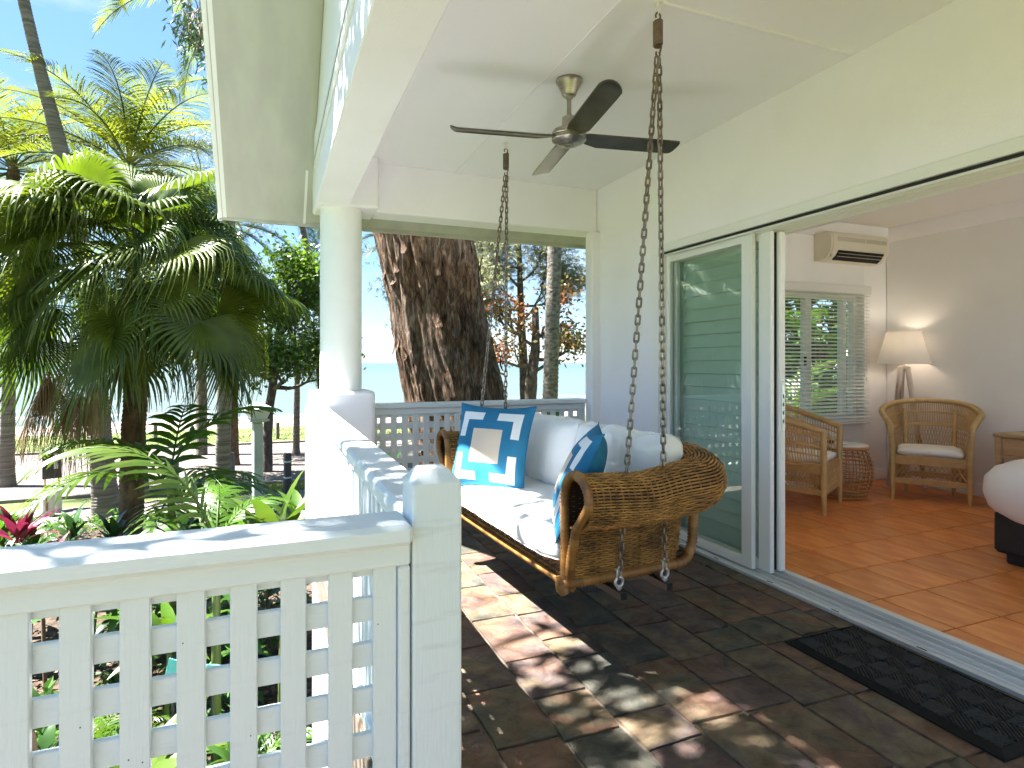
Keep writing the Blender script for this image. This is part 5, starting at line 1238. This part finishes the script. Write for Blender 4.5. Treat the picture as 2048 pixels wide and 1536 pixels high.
broad_tree('branching tree with red and green leaves in front of the sea', (9.2, 20.9, G0), [(9.2, 20.9, G0 - .1), (9.15, 20.9, -.8), (9.2, 20.8, .7), (9.35, 20.8, 1.9), (9.35, 20.8, 3.4)], [.30, .25, .22, .17, .12], 'bark_dark', 2, 1.0, 'leaf_almond_red', 40, .20, .34, 41,
           [((9.2, 20.8, .9), (.95, -.1, .45)), ((9.35, 20.8, 1.9), (-.7, 0, .3)), ((9.3, 20.8, 1.2), (-.8, .1, -.05)), ((9.35, 20.8, 2.2), (.9, 0, .4)), ((9.4, 20.8, 1.4), (.9, .2, -.2))], brr=.08)
def casuarina(label, base, trunk_pts, radii, seed, dirs, L, depth, m, ns, nl, spread=.5, group='casuarina trees by the beach', cat='tree', brr=.06, bark='bark_dark', w=.010):
    r = fz(seed); t = thing('casuarina_tree', label, cat, base, 0, group)
    trunk_mesh([V(p) for p in trunk_pts], radii, bark, parent=t, n=10, rough=.1, seed=seed)
    mb = MB(); ends = []
    for (p, d) in dirs: branches(mb, V(p), V(d).normalized(), L, brr, depth, r, ends)
    mb.build('limbs', bark, parent=t, world=True, smooth=60)
    lm2 = MB()
    for (p, d) in ends:
        tone = r.random()
        for k in range(ns):
            c = p + V((r.gauss(0, 1), r.gauss(0, 1), r.gauss(0, .7))) * spread; a = (d * .5 + V((r.uniform(-1, 1), r.uniform(-1, 1), r.uniform(-.6, .5)))).normalized()
            for q in range(nl):
                dd = (a + V((r.uniform(-.6, .6), r.uniform(-.6, .6), r.uniform(-.9, .1)))).normalized(); l = r.uniform(.18, .42); d2 = (dd + V((0, 0, -.9))).normalized(); s = dd.orthogonal().normalized() * w
                e = c + dd * l * .5; lm2.add([c - s * .5, c + s * .5, e + s, e - s, e + d2 * l * .6], [(0, 1, 2, 3), (3, 2, 4)], r=min(1, tone * .5 + r.random() * .5))
    lm2.build('crown', m, parent=t, world=True, kind='stuff', smooth=None)
    return t
casuarina('casuarina with pale yellow-green drooping needles above the sea', (9.8, 22.8, G0), [(9.8, 22.8, G0 - .1), (9.75, 22.8, .5), (9.6, 22.8, 3.2), (9.5, 22.8, 6.5)], [.24, .2, .15, .08], 51,
          [((9.6, 22.8, 2.4), (-.9, 0, .3)), ((9.6, 22.8, 3.0), (.6, -.3, .5)), ((9.6, 22.8, 3.6), (-.9, -.2, .4)), ((9.5, 22.8, 4.4), (-.7, .2, .6)), ((9.5, 22.8, 4.6), (.8, .2, .5)), ((9.5, 22.8, 5.6), (-.2, 0, 1)), ((9.5, 22.8, 5.2), (-.9, 0, .1)), ((9.6, 22.8, 3.4), (-.8, -.5, .0)), ((9.6, 22.8, 3.6), (.9, -.1, .1))], 1.5, 2, 'leaf_casuarina', 46, 8)
casuarina('dark leaning casuarina reaching left behind the huge tree trunk', (8.4, 24.0, G0), [(8.4, 24.0, G0 - .1), (7.9, 24.0, -.4), (7.1, 24.0, 1.1), (6.3, 24.0, 2.6), (5.7, 24, 3.8)], [.20, .17, .14, .10, .06], 57,
          [((7.1, 24, 1.1), (.3, 0, .8)), ((6.9, 24, 1.4), (-.6, 0, .5)), ((6.3, 24, 2.6), (.6, -.2, .6)), ((6.3, 24, 2.6), (-.7, 0, .5)), ((6.6, 24, 2.0), (.9, 0, .2))], 1.2, 2, 'leaf_casuarina_blue', 24, 7)
casuarina('feathery casuarina behind the sunlit coconut palm', (-2.8, 29, G0), [(-2.8, 29, G0 - .1), (-2.8, 29, 2), (-2.7, 29, 5), (-2.7, 29, 8.5)], [.25, .2, .14, .06], 61,
          [((-2.7, 29, 4), (-.8, 0, .6)), ((-2.7, 29, 5), (.8, 0, .6)), ((-2.7, 29, 6), (-.7, 0, .8)), ((-2.7, 29, 6.8), (.6, .2, .9)), ((-2.7, 29, 8), (0, 0, 1)), ((-2.7, 29, 7), (-.9, .2, .5))], 1.6, 2, 'leaf_casuarina', 12, 6, bark='bark_grey')
casuarina('feathery casuarina between the column and the huge trunk, far by the beach', (3.6, 34, G0), [(3.6, 34, G0 - .1), (3.6, 34, 2), (3.4, 34, 5), (3.3, 34, 7)], [.22, .18, .12, .06], 63,
          [((3.6, 34, 2.2), (-.9, 0, .2)), ((3.5, 34, 3.6), (-.9, 0, .4)), ((3.4, 34, 5), (-.8, 0, .6)), ((3.4, 34, 5), (.8, 0, .5)), ((3.3, 34, 6.5), (0, 0, 1))], 1.5, 2, 'leaf_casuarina_blue', 10, 6)
# shade tree beside the house, its twigs hang into the top of the view
def shade_tree():
    r = fz(77); t = thing('shade_tree', 'leafy shade tree beside the house that throws dappled shade on the veranda', 'tree', (-5.4, 2.2, G0))
    trunk_mesh([V((-5.4, 2.2, G0 - .1)), V((-5.2, 2.3, .5)), V((-4.7, 2.5, 3.4)), V((-4.3, 2.6, 4.6))], [.24, .19, .15, .11], 'bark_dark', parent=t, n=10, seed=77)
    mb = MB(); ends = []; root = V((-4.35, 2.6, 4.5)); c = V((-2.05, 2.35, 5.5))
    for k in range(66):
        while True:
            q = V((r.uniform(-1, 1), r.uniform(-1, 1), r.uniform(-1, 1)))
            if q.length < 1: break
        p = c + V((q.x * 2.1, q.y * 1.0, q.z * .75)); ends.append((p, (p - root).normalized()))
        if k > 55: p = V((-1.22 + .22 * q.x, 3.15 + .95 * q.y, 5.4 + .3 * q.z)); ends[-1] = (p, (p - root).normalized())
        m_ = root.lerp(p, .5) + V((r.uniform(-.2, .2), r.uniform(-.2, .2), .25)); mb.tube(curve([root, m_, p], 4), [.035, .03, .027, .024, .02, .017, .013, .009, .006], 5, caps=False)
    mb.build('limbs', 'bark_dark', parent=t, world=True, smooth=60)
    leaf_cloud(ends, 42, .18, r, 'leaf_almond', t, .17, .3, .42)
    return t
shade_tree()
def twig_tree():
    r = fz(91); t = thing('gum_tree', 'thin leafy twigs hanging from above beside the outer edge of the eave', 'tree', (-1.2, 8.2, G0))
    tp = [V((-1.2, 8.2, G0 - .1)), V((-.9, 8.3, 1.0)), V((-.35, 8.3, 4.2)), V((-.3, 8.2, 6.4))]
    top = V((-.35, 8.6, 6.6))
    t.location = (-1.0, 9.1, 5.2)
    mb = MB(); ends = []
    for k in range(8):
        p = V((-.62 + r.uniform(-.25, .25), 9.1 + r.uniform(-.4, .6), 6.7 - .09 * k)); branches(mb, p, V((-.55 + r.uniform(-.3, .1), r.uniform(-.3, .3), -.75 - r.random() * .5)).normalized(), .42, .012, 2, r, ends, .55, up=-.5, min_r=.003)
    mb.build('twigs', 'twig', parent=t, world=True, smooth=180)
    leaf_cloud(ends, 6, .13, r, 'leaf_coco_dark', t, .09, .7, .20, 'leaves')
    return t

# ---- garden plants
def plant(name, label, cat, loc, m, n, L, W, e0=(1.25, .35), droop=1.1, stem=0, group=None, seed=1, sm='stem_green', shape=.5, leafname='leaf', cane=None, vs_=3, fold=.18, up=0):
    r = fz(seed); t = thing(name, label, cat, loc, 0, group)
    if stem:
        MB().tube(curve([V((0, 0, -.05)), V((r.uniform(-.05, .05), r.uniform(-.05, .05), stem * .5)), V((r.uniform(-.1, .1), r.uniform(-.1, .1), stem))], 5), [.022] * 11, 6).build('stem', sm, parent=t, smooth=180)
    for k in range(n):
        f = k / max(1, n - 1); v = k % vs_; e = e0[0] + (e0[1] - e0[0]) * f; b = round(e * 4) / 4
        me = leaf_mesh((m, L, W, b, v, shape, droop), m, L, W, b, droop * (.85 + .15 * v), seed + v, shape=shape, fold=fold)
        z = stem * (1 - up * f) if stem else 0
        inst(me, leafname, t, (r.uniform(-.03, .03), r.uniform(-.03, .03), z), (r.uniform(-.2, .2), r.uniform(-.15, .15), k * 2.39996 + r.uniform(-.3, .3)), r.uniform(.8, 1.12))
    return t
def on(u_, v_, depth):                                                 # a point in the garden: sideways and forward of the veranda camera, in metres
    A_ = R(21.96); return V((cos(A_) * u_ + sin(A_) * depth, -sin(A_) * u_ + cos(A_) * depth, v_))
def Gp(px, d): return on((px - 1024) / 1194.2 * d, 0, d)               # garden spot by bearing and distance from the veranda
def zat(py, d): return 1.28 - (py - 725.2) / 1194.2 * d
def gl(px, d, z=G0): p = Gp(px, d); return (p.x, p.y, z)
twig_tree()
# magenta cordylines
for k, (px, d, st, lab) in enumerate(((38, 7.4, 1.75, 'tall magenta cordyline at the left edge above the railing'), (92, 6.9, 1.45, 'shorter dark magenta cordyline right of the tall one'))):
    plant('cordyline', lab, 'plant', gl(px, d), 'leaf_magenta', 15, .56, .10, (1.45, .5), .8, st, 'magenta cordylines in the garden', 40 + k, 'twig', vs_=3)
# young bright palm in the middle of the garden
yp = thing('young_palm', 'bright green young palm with broad arching leaflets above the near railing', 'palm', gl(345, 7.2), 0)
MB().tube([V((0, 0, -.05)), V((.02, 0, 1.4)), V((-.03, 0, 2.75))], [.06, .05, .04], 10).build('trunk', 'stem_green', parent=yp, smooth=60)
for k in range(9):
    e = [1.0, .7, .4, 1.15, .55, .25, .85, .1, .5][k]
    me = frond_mesh(('young', e), 'leaf_bright', L=1.35, nl=15, ll=.42, droop=1.5, e0=e, wid=.085, hang=.55, seed=k + 90, vee=.1)
    inst(me, 'frond', yp, (-.03, 0, 2.7 - .05 * k), (0, 0, k * 2.4 + .5), 1.25)
yq = thing('young_palm', 'young palm whose single long lime frond arches to the left over the railing', 'palm', gl(432, 5.2), 0)
MB().tube([V((0, 0, -.05)), V((0, .02, 1.4)), V((0, 0, 2.40))], [.045, .04, .03], 10).build('trunk', 'stem_green', parent=yq, smooth=60)
A_im = -R(21.96)
for k, (e, az, sc) in enumerate(((1.28, pi + A_im + .08, 1.12), (1.05, pi + A_im - 1.2, .7), (1.1, A_im + .9, .55))):
    me = frond_mesh(('lime', e), 'leaf_lime' if k == 0 else 'leaf_bright', L=1.85, nl=26, ll=.50, droop=2.3, e0=e, wid=.062, hang=.35, seed=k + 110, vee=-.1)
    inst(me, 'frond', yq, (0, 0, 2.37), (0, 0, az), sc)
# ginger clumps
for k, (px, d, m, n, L, W, st, lab) in enumerate(((560, 5.5, 'leaf_lime', 19, .85, .16, 2.2, 'pale lime ginger clump beside the side railing'), (600, 5.9, 'leaf_bright', 14, .66, .13, 2.25, 'bright green ginger clump close to the pedestal'), (500, 7.2, 'leaf_bright', 11, .55, .10, 1.75, 'small bright ginger left of the lime clump'))):
    plant('ginger_plant', lab, 'plant', gl(px, d), m, n, L, W, (1.4, .45), .95, st, None, 130 + k, vs_=3)
plant('spiky_plant', 'dark spiky plant at the foot of the lamp post', 'plant', gl(492, 9.8), 'leaf_deep', 26, .8, .05, (1.4, .3), .5, .9, None, 140, vs_=3)
plant('banana_plant', 'dark broad banana leaves behind the magenta cordylines', 'plant', gl(182, 6.6), 'leaf_deep', 9, 1.25, .30, (1.2, .5), 1.3, 1.25, None, 141, fold=.25)
plant('banana_plant', 'mid green broad leaves in front of the fan palm trunk', 'plant', gl(300, 6.9), 'leaf_mid', 9, .9, .24, (1.2, .5), 1.2, 1.25, None, 142, fold=.25)
for k, (px, d, lab) in enumerate(((118, 9.5, 'rusty orange croton beyond the cordylines'), (205, 11.5, 'rusty croton at the foot of the pale coconut trunk'), (310, 9.4, 'small croton with orange flowers right of the fan palm trunk'))):
    plant('croton', lab, 'shrub', gl(px, d), 'leaf_rust', 26, .34, .09, (1.3, .1), .7, .85 if k != 1 else .3, 'rusty crotons in the garden', 150 + k, 'twig', up=.5)
for k, (px, d, m, lab) in enumerate(((255, 10.5, 'leaf_mid', 'green shrub left of the fan palm trunk'), (370, 9.6, 'leaf_deep', 'dark shrub under the young palm'), (430, 10.5, 'leaf_mid', 'green shrub between the young palm and the lamp post'), (455, 8.2, 'leaf_deep', 'dark leafy shrub in front of the lamp post'), (20, 9.8, 'leaf_mid', 'green shrub at the left edge behind the cordylines'), (585, 9.0, 'leaf_mid', 'green shrub beside the house corner'), (145, 8.4, 'leaf_deep', 'low dark shrub right of the cordylines'))):
    plant('shrub', lab, 'shrub', gl(px, d), m, 44, .42, .12, (1.35, .0), .8, max(.8, zat(1035, d) - G0 - .15), None, 160 + k, 'twig', up=.7, vs_=4)
for k, (px, d, m, lab) in enumerate(((60, 8.6, 'leaf_deep', 'dark shrub behind the shorter cordyline'), (225, 8.0, 'leaf_deep', 'dark shrub just left of the fan palm trunk'), (330, 8.2, 'leaf_mid', 'mid green shrub just right of the fan palm trunk'), (395, 7.2, 'leaf_deep', 'dark shrub under the lime palm frond'), (530, 7.6, 'leaf_deep', 'dark shrub at the foot of the lime ginger'), (0, 7.6, 'leaf_mid', 'green shrub at the very left edge above the railing'), (480, 6.2, 'leaf_mid', 'mid green shrub left of the lime ginger'))):
    plant('shrub', lab, 'shrub', gl(px, d), m, 44, .40, .12, (1.35, .0), .8, max(.8, zat(1045, d) - G0 - .15), None, 170 + k, 'twig', up=.7, vs_=4)
# plants close under the near railing, seen through the lattice
rq = fz(303); spots = []
while len(spots) < 56:
    x = rq.uniform(-4.4, -.12); y = rq.uniform(1.8, 6.4)
    if all((x - a) ** 2 + (y - b) ** 2 > .20 for a, b in spots): spots.append((x, y))
for k, (x, y) in enumerate(spots):
    q = k % 4; tall = rq.uniform(.5, 1.7)
    hw_ = 'tall' if tall > 1.1 else 'low'
    if q == 0: plant('ginger_plant', f'{hw_} ' + ('broad-leaved green' if k % 8 else 'pale lime') + ' ginger seen through the near lattice', 'plant', (x, y, G0 + .02), 'leaf_bright' if k % 8 else 'leaf_lime', 15, .66, .13, (1.35, .2), 1.1, tall, 'gingers behind the near lattice', 200 + k % 6, vs_=3)
    elif q == 1: plant('strappy_plant', 'strappy green plant seen through the near lattice', 'plant', (x, y, G0 + .02), 'leaf_mid', 24, .72, .06, (1.45, .1), 1.2, .2, 'strappy plants behind the near lattice', 210 + k % 6, vs_=4)
    elif q == 2: plant('shrub', f'{hw_} ' + ('dark glossy' if k % 3 else 'mid green') + ' shrub seen through the near lattice', 'shrub', (x, y, G0 + .02), 'leaf_deep' if k % 3 else 'leaf_mid', 30, .36, .10, (1.3, -.1), .9, tall, 'dark shrubs behind the near lattice', 220 + k % 6, 'twig', up=.8, vs_=4)
    else:
        t = thing('fern_palm', 'feathery low palm seen through the near lattice', 'palm', (x, y, G0 + .02), 0, 'low palms behind the near lattice')
        for j in range(8):
            e = 1.2 - .12 * j; e = round(e * 3) / 3; me = frond_mesh(('low', e, j % 2), 'leaf_bright', L=.95, nl=24, ll=.26, droop=1.5, e0=e, wid=.028, seed=j % 2 + int(e * 9) + 60, vee=.2)
            inst(me, 'frond', t, (0, 0, .1 + tall * .4), (0, 0, j * 2.4 + x), rq.uniform(.8, 1.1))
plant('bromeliad', 'rust red bromeliad low behind the near lattice', 'plant', (-.55, 2.9, G0 + .75), 'leaf_rust', 16, .42, .09, (1.2, .1), .9, 0, None, 260)
# leaf litter on the bed
lb_ = MB(); rl = fz(9)
for k in range(5200):
    x = rl.uniform(-6, 0.2) if k % 3 else rl.uniform(-12, 3); y = rl.uniform(1.4, 9) if k % 3 else rl.uniform(4, 17)
    a = rl.uniform(0, 2 * pi); l = rl.uniform(.05, .16); w = l * rl.uniform(.2, .45); z = G0 + .07 + .05 * noise.noise((x * .7, y * .7, 3)) + rl.uniform(0, .03); t1 = rl.uniform(-.03, .03)
    c, s = cos(a), sin(a); lb_.add([(x, y, z), (x + c * l * .5 - s * w, y + s * l * .5 + c * w, z + .02 + t1), (x + c * l, y + s * l, z + .01), (x + c * l * .5 + s * w, y + s * l * .5 - c * w, z + .012 - t1)], [(0, 1, 2, 3)], r=rl.random())
tag(lb_.build('leaf_litter', 'litter', kind='stuff', smooth=None), 'dry fallen leaves scattered over the garden bed', 'leaf litter')
# ground cover mass
gc = MB(); rl = fz(19)
for k in range(11000):
    x = rl.uniform(-12, 0.0) if k % 4 else rl.uniform(-5, 3); y = rl.uniform(2.2, 16.6)
    if noise.noise((x * .5, y * .5, 1)) < -.12: continue
    h = rl.uniform(.1, .5); a = rl.uniform(0, 2 * pi); l = rl.uniform(.12, .34); w = l * rl.uniform(.12, .2); e = rl.uniform(.0, 1.1); c, s = cos(a), sin(a)
    p = V((x, y, G0 + h)); d = V((c * cos(e), s * cos(e), sin(e))); sd_ = V((-s, c, 0)); gc.add([p, p + d * l * .5 - sd_ * w, p + d * l - V((0, 0, .25 * l)), p + d * l * .5 + sd_ * w], [(0, 1, 2, 3)], r=rl.random())
tag(gc.build('ground_cover', 'leaf_mid', kind='stuff', smooth=None), 'low green ground cover plants filling the garden bed', 'ground cover')
# grass blades on the verges
gb = MB(); rl = fz(29)
for k in range(15000):
    if k % 2: x = rl.uniform(-16, 8); y = rl.uniform(31.9, 38)
    elif k % 4: x = rl.uniform(-2.6, 3); y = rl.uniform(19.5, 21.0)
    else: x = rl.uniform(-8, 2); y = rl.uniform(16.4, 17.7)
    a = rl.uniform(0, pi); h = rl.uniform(.04, .12); w = .012 if y < 25 else .025; c, s = cos(a) * w, sin(a) * w; z = G0 + .02
    gb.add([(x - c, y - s, z), (x + c, y + s, z), (x + rl.uniform(-.05, .05), y + rl.uniform(-.05, .05), z + h)], [(0, 1, 2)], r=rl.random())
tag(gb.build('grass', 'grass_blade', kind='stuff', smooth=None), 'short grass on the verges along the road', 'grass')

# ---- street furniture
def bollard(label, loc, h, m='bollard_wood', w=.17):
    t = thing('bollard', label, 'bollard', loc, .3, 'bollards along the road')
    MB().box((0, 0, h / 2 - .05), (w, w, h + .1), .02).build('post_shaft', m, parent=t)
    MB().box((0, 0, h + .012), (w * .9, w * .9, .03), .012).build('cap', m, parent=t)
    return t
for loc, lab in (((-11.6, 34.9), 'timber bollard at the far left of the beach verge'), ((-8.73, 34.8), 'timber bollard by the beach, second from the left'), ((-5.4, 34.5), 'timber bollard on the beach verge behind the fan palm'), ((-1.98, 34.1), 'timber bollard on the beach verge left of the lamp post'), ((.3, 33.2), 'timber bollard on the beach verge right of the lamp post')):
    bollard(lab, (*loc, G0), .86)
bollard('grey timber bollard on the near roadside left of the lamp post', gl(462, 18.3), 1.2, 'bollard_wood', .19)
bb = bollard('black bollard with pale bands beside the pedestal, on the near roadside', gl(575, 18.0), 1.22, 'bollard_dark', .19)
for z in (.52, 1.0): MB().box((0, 0, z), (.196, .196, .05), .004).build('pale_band', 'pale_green_steel', parent=bb)
bollard('timber bollard on the near roadside behind the young palm', gl(350, 18.0), 1.0, 'bollard_wood', .19)
lpst = thing('lamp_post', 'pale green square lamp post with a lantern head among the garden plants', 'lamp post', gl(515, 11.0), .25)
MB().box((0, 0, 1.42), (.16, .16, 2.9), .008).box((0, -.082, 1.42), (.07, .006, 2.88), .002).build('post_shaft', 'pale_green_steel', parent=lpst)
lh = MB().loft([[(x, y, z) for x, y in ((-h, -h), (h, -h), (h, h), (-h, h))] for z, h in ((2.88, .10), (2.91, .17), (2.94, .17))]).build('lantern_base', 'pale_green_steel', parent=lpst, smooth=None)
MB().loft([[(x, y, z) for x, y in ((-h, -h), (h, -h), (h, h), (-h, h))] for z, h in ((2.941, .13), (3.12, .20))]).build('lantern_glass', 'lantern_glass', parent=lpst, smooth=None)
MB().loft([[(x, y, z) for x, y in ((-h, -h), (h, -h), (h, h), (-h, h))] for z, h in ((3.121, .25), (3.14, .25), (3.24, .05))]).build('lantern_roof', 'pale_green_steel', parent=lpst, smooth=None)
sg_ = thing('frame_sign', 'black framed sign on two thin stakes behind the white domed posts', 'sign', gl(104, 16.0), .45)
zt_, zb_ = zat(897, 16) - G0, zat(957, 16) - G0
MB().box((0, 0, (zt_ + zb_) / 2), (.42, .05, zt_ - zb_), .006).build('board', 'sign_black', parent=sg_)
MB().box((.08, -.027, (zt_ + zb_) / 2 + .06), (.09, .006, .42), .002).build('white_panel', 'cream_concrete', parent=sg_)
for sx in (-.15, .15): MB().tube([(sx, 0, -.1), (sx, 0, zb_ + .02)], .018, 8).build('stake', 'rust', parent=sg_, smooth=60)
for px, d, lab in ((95, 15.3, 'white domed concrete post with a rust streak, nearer of the pair'), (110, 15.75, 'white domed concrete post half hidden behind the rust-streaked one')):
    t = thing('domed_post', lab, 'post', gl(px, d, G0 + .04), 0, 'white domed posts by the footpath')
    MB().lathe([(.15, -.05), (.15, .46), (.142, .53), (.115, .585), (.06, .62), (.03, .63), (.03, .66), (.012, .67)], 24).build('post_shaft', 'cream_concrete', parent=t, smooth=50)
    MB().lathe([(.154, .44), (.154, .465)], 24).build('collar', 'cream_concrete', parent=t, smooth=50)
    if px == 95: MB().box((.03, -.151, .33), (.05, .008, .34), .003).build('rust_streak', 'rust', parent=t)
ts = thing('garden_sign', 'small teal garden sign with a dark letter S among the plants', 'sign', gl(408, 4.9, zat(1362, 4.9)), -R(21.96))
MB().box((-.26, 0, .08), (.10, .012, .20), .003, Matrix.Rotation(.25, 3, 'Y')).build('board', 'sign_teal', parent=ts)
MB().loft([[(x, y, z) for x, z in [(.06 + .20 * cos(a), .06 + .075 * sin(a)) for a in [2 * pi * i / 28 for i in range(28)]]] for y in (-.008, .008)]).build('board', 'sign_teal', parent=ts, smooth=30)
tcv = bpy.data.curves.new('lettering', 'FONT'); tcv.body = 'S'; tcv.size = .10; tcv.extrude = .001; tcv.align_x = 'CENTER'; tcv.align_y = 'CENTER'
to = bpy.data.objects.new('lettering', tcv); COL.objects.link(to); to.parent = ts; to.location = (.02, -.0105, .06); to.rotation_euler = (R(90), 0, 0); bpy.context.view_layer.update(); me_ = bpy.data.meshes.new_from_object(to.evaluated_get(bpy.context.evaluated_depsgraph_get())); me_.materials.clear(); me_.materials.append(MATS['sign_ink']); tm_ = to.matrix_basis.copy(); bpy.data.objects.remove(to); to = bpy.data.objects.new('lettering', me_); COL.objects.link(to); to.parent = ts; to.matrix_basis = tm_
for sx in (-.26, .06): MB().tube([(sx, .012, -1.6), (sx, .012, .05)], .010, 6).build('stake', 'bollard_dark', parent=ts, smooth=60)

# ---- greenery beyond the room window and behind the far railing
broad_tree('dense green tree seen through the blind', (9.6, 9.2, G0), [(9.6, 9.2, G0 - .1), (9.6, 9.2, -.5), (9.5, 9.1, 1.6)], [.2, .16, .12], 'bark_dark', 2, 1.3, 'leaf_mid', 120, .28, .55, 71,
           [((9.6, 9.2, -.3), (-.8, 0, .4)), ((9.6, 9.2, 0), (.8, 0, .4)), ((9.5, 9.1, .8), (-.7, -.5, .4)), ((9.5, 9.1, 1.5), (0, 0, 1)), ((9.5, 9.1, 1.2), (.6, -.4, .6)), ((9.6, 9.2, -.6), (0, -.9, .3)), ((9.6, 9.2, -.8), (-.9, -.3, -.1))], aspect=.45, name='garden_tree')
for k, (x, y, h, lab) in enumerate(((7.1, 6.7, 1.2, 'pale clumping palm with arching fronds outside the room window'), (8.3, 8.0, 2.3, 'taller clumping palm behind the pale one outside the room window'))):
    t = thing('clumping_palm', lab, 'palm', (x, y, G0), 0, 'palms outside the room window')
    MB().tube([V((0, 0, 0)), V((.03, 0, 1.2)), V((0, 0, 1.9 + h))], [.09, .07, .05], 8).build('trunk', 'bark_coco', parent=t, smooth=60)
    for j in range(13):
        e = 1.25 - .13 * j; e = round(e * 2.5) / 2.5; me = frond_mesh(('win', e, j % 2), 'leaf_lime' if k == 0 else 'leaf_bright', L=1.7, nl=36, ll=.42, droop=1.5, e0=e, wid=.030, seed=j % 2 + int(e * 9) + 160, vee=.3) if k == 0 else frond_mesh(('win2', e, j % 2), 'leaf_bright', L=1.9, nl=36, ll=.5, droop=1.5, e0=e, wid=.034, seed=j % 2 + int(e * 9) + 160, vee=.3)
        inst(me, 'frond', t, (0, 0, 1.9 + h), (0, 0, j * 2.4 + k), 1)
plant('shrub', 'green shrub behind the far railing near the house wall', 'shrub', (3.0, 6.1, G0), 'leaf_bright', 44, .40, .12, (1.3, 0), .8, 3.2, None, 290, 'twig', up=.5, vs_=4)
plant('shrub', 'dark shrub at the foot of the huge trunk behind the far railing', 'shrub', (1.25, 6.6, G0), 'leaf_deep', 34, .42, .12, (1.3, 0), .8, 2.8, None, 291, 'twig', up=.6, vs_=4)
plant('shrub', 'dark shrub behind the far railing, right of the huge trunk', 'shrub', (2.75, 6.0, G0), 'leaf_deep', 34, .42, .12, (1.3, 0), .8, 2.7, None, 292, 'twig', up=.6, vs_=4)
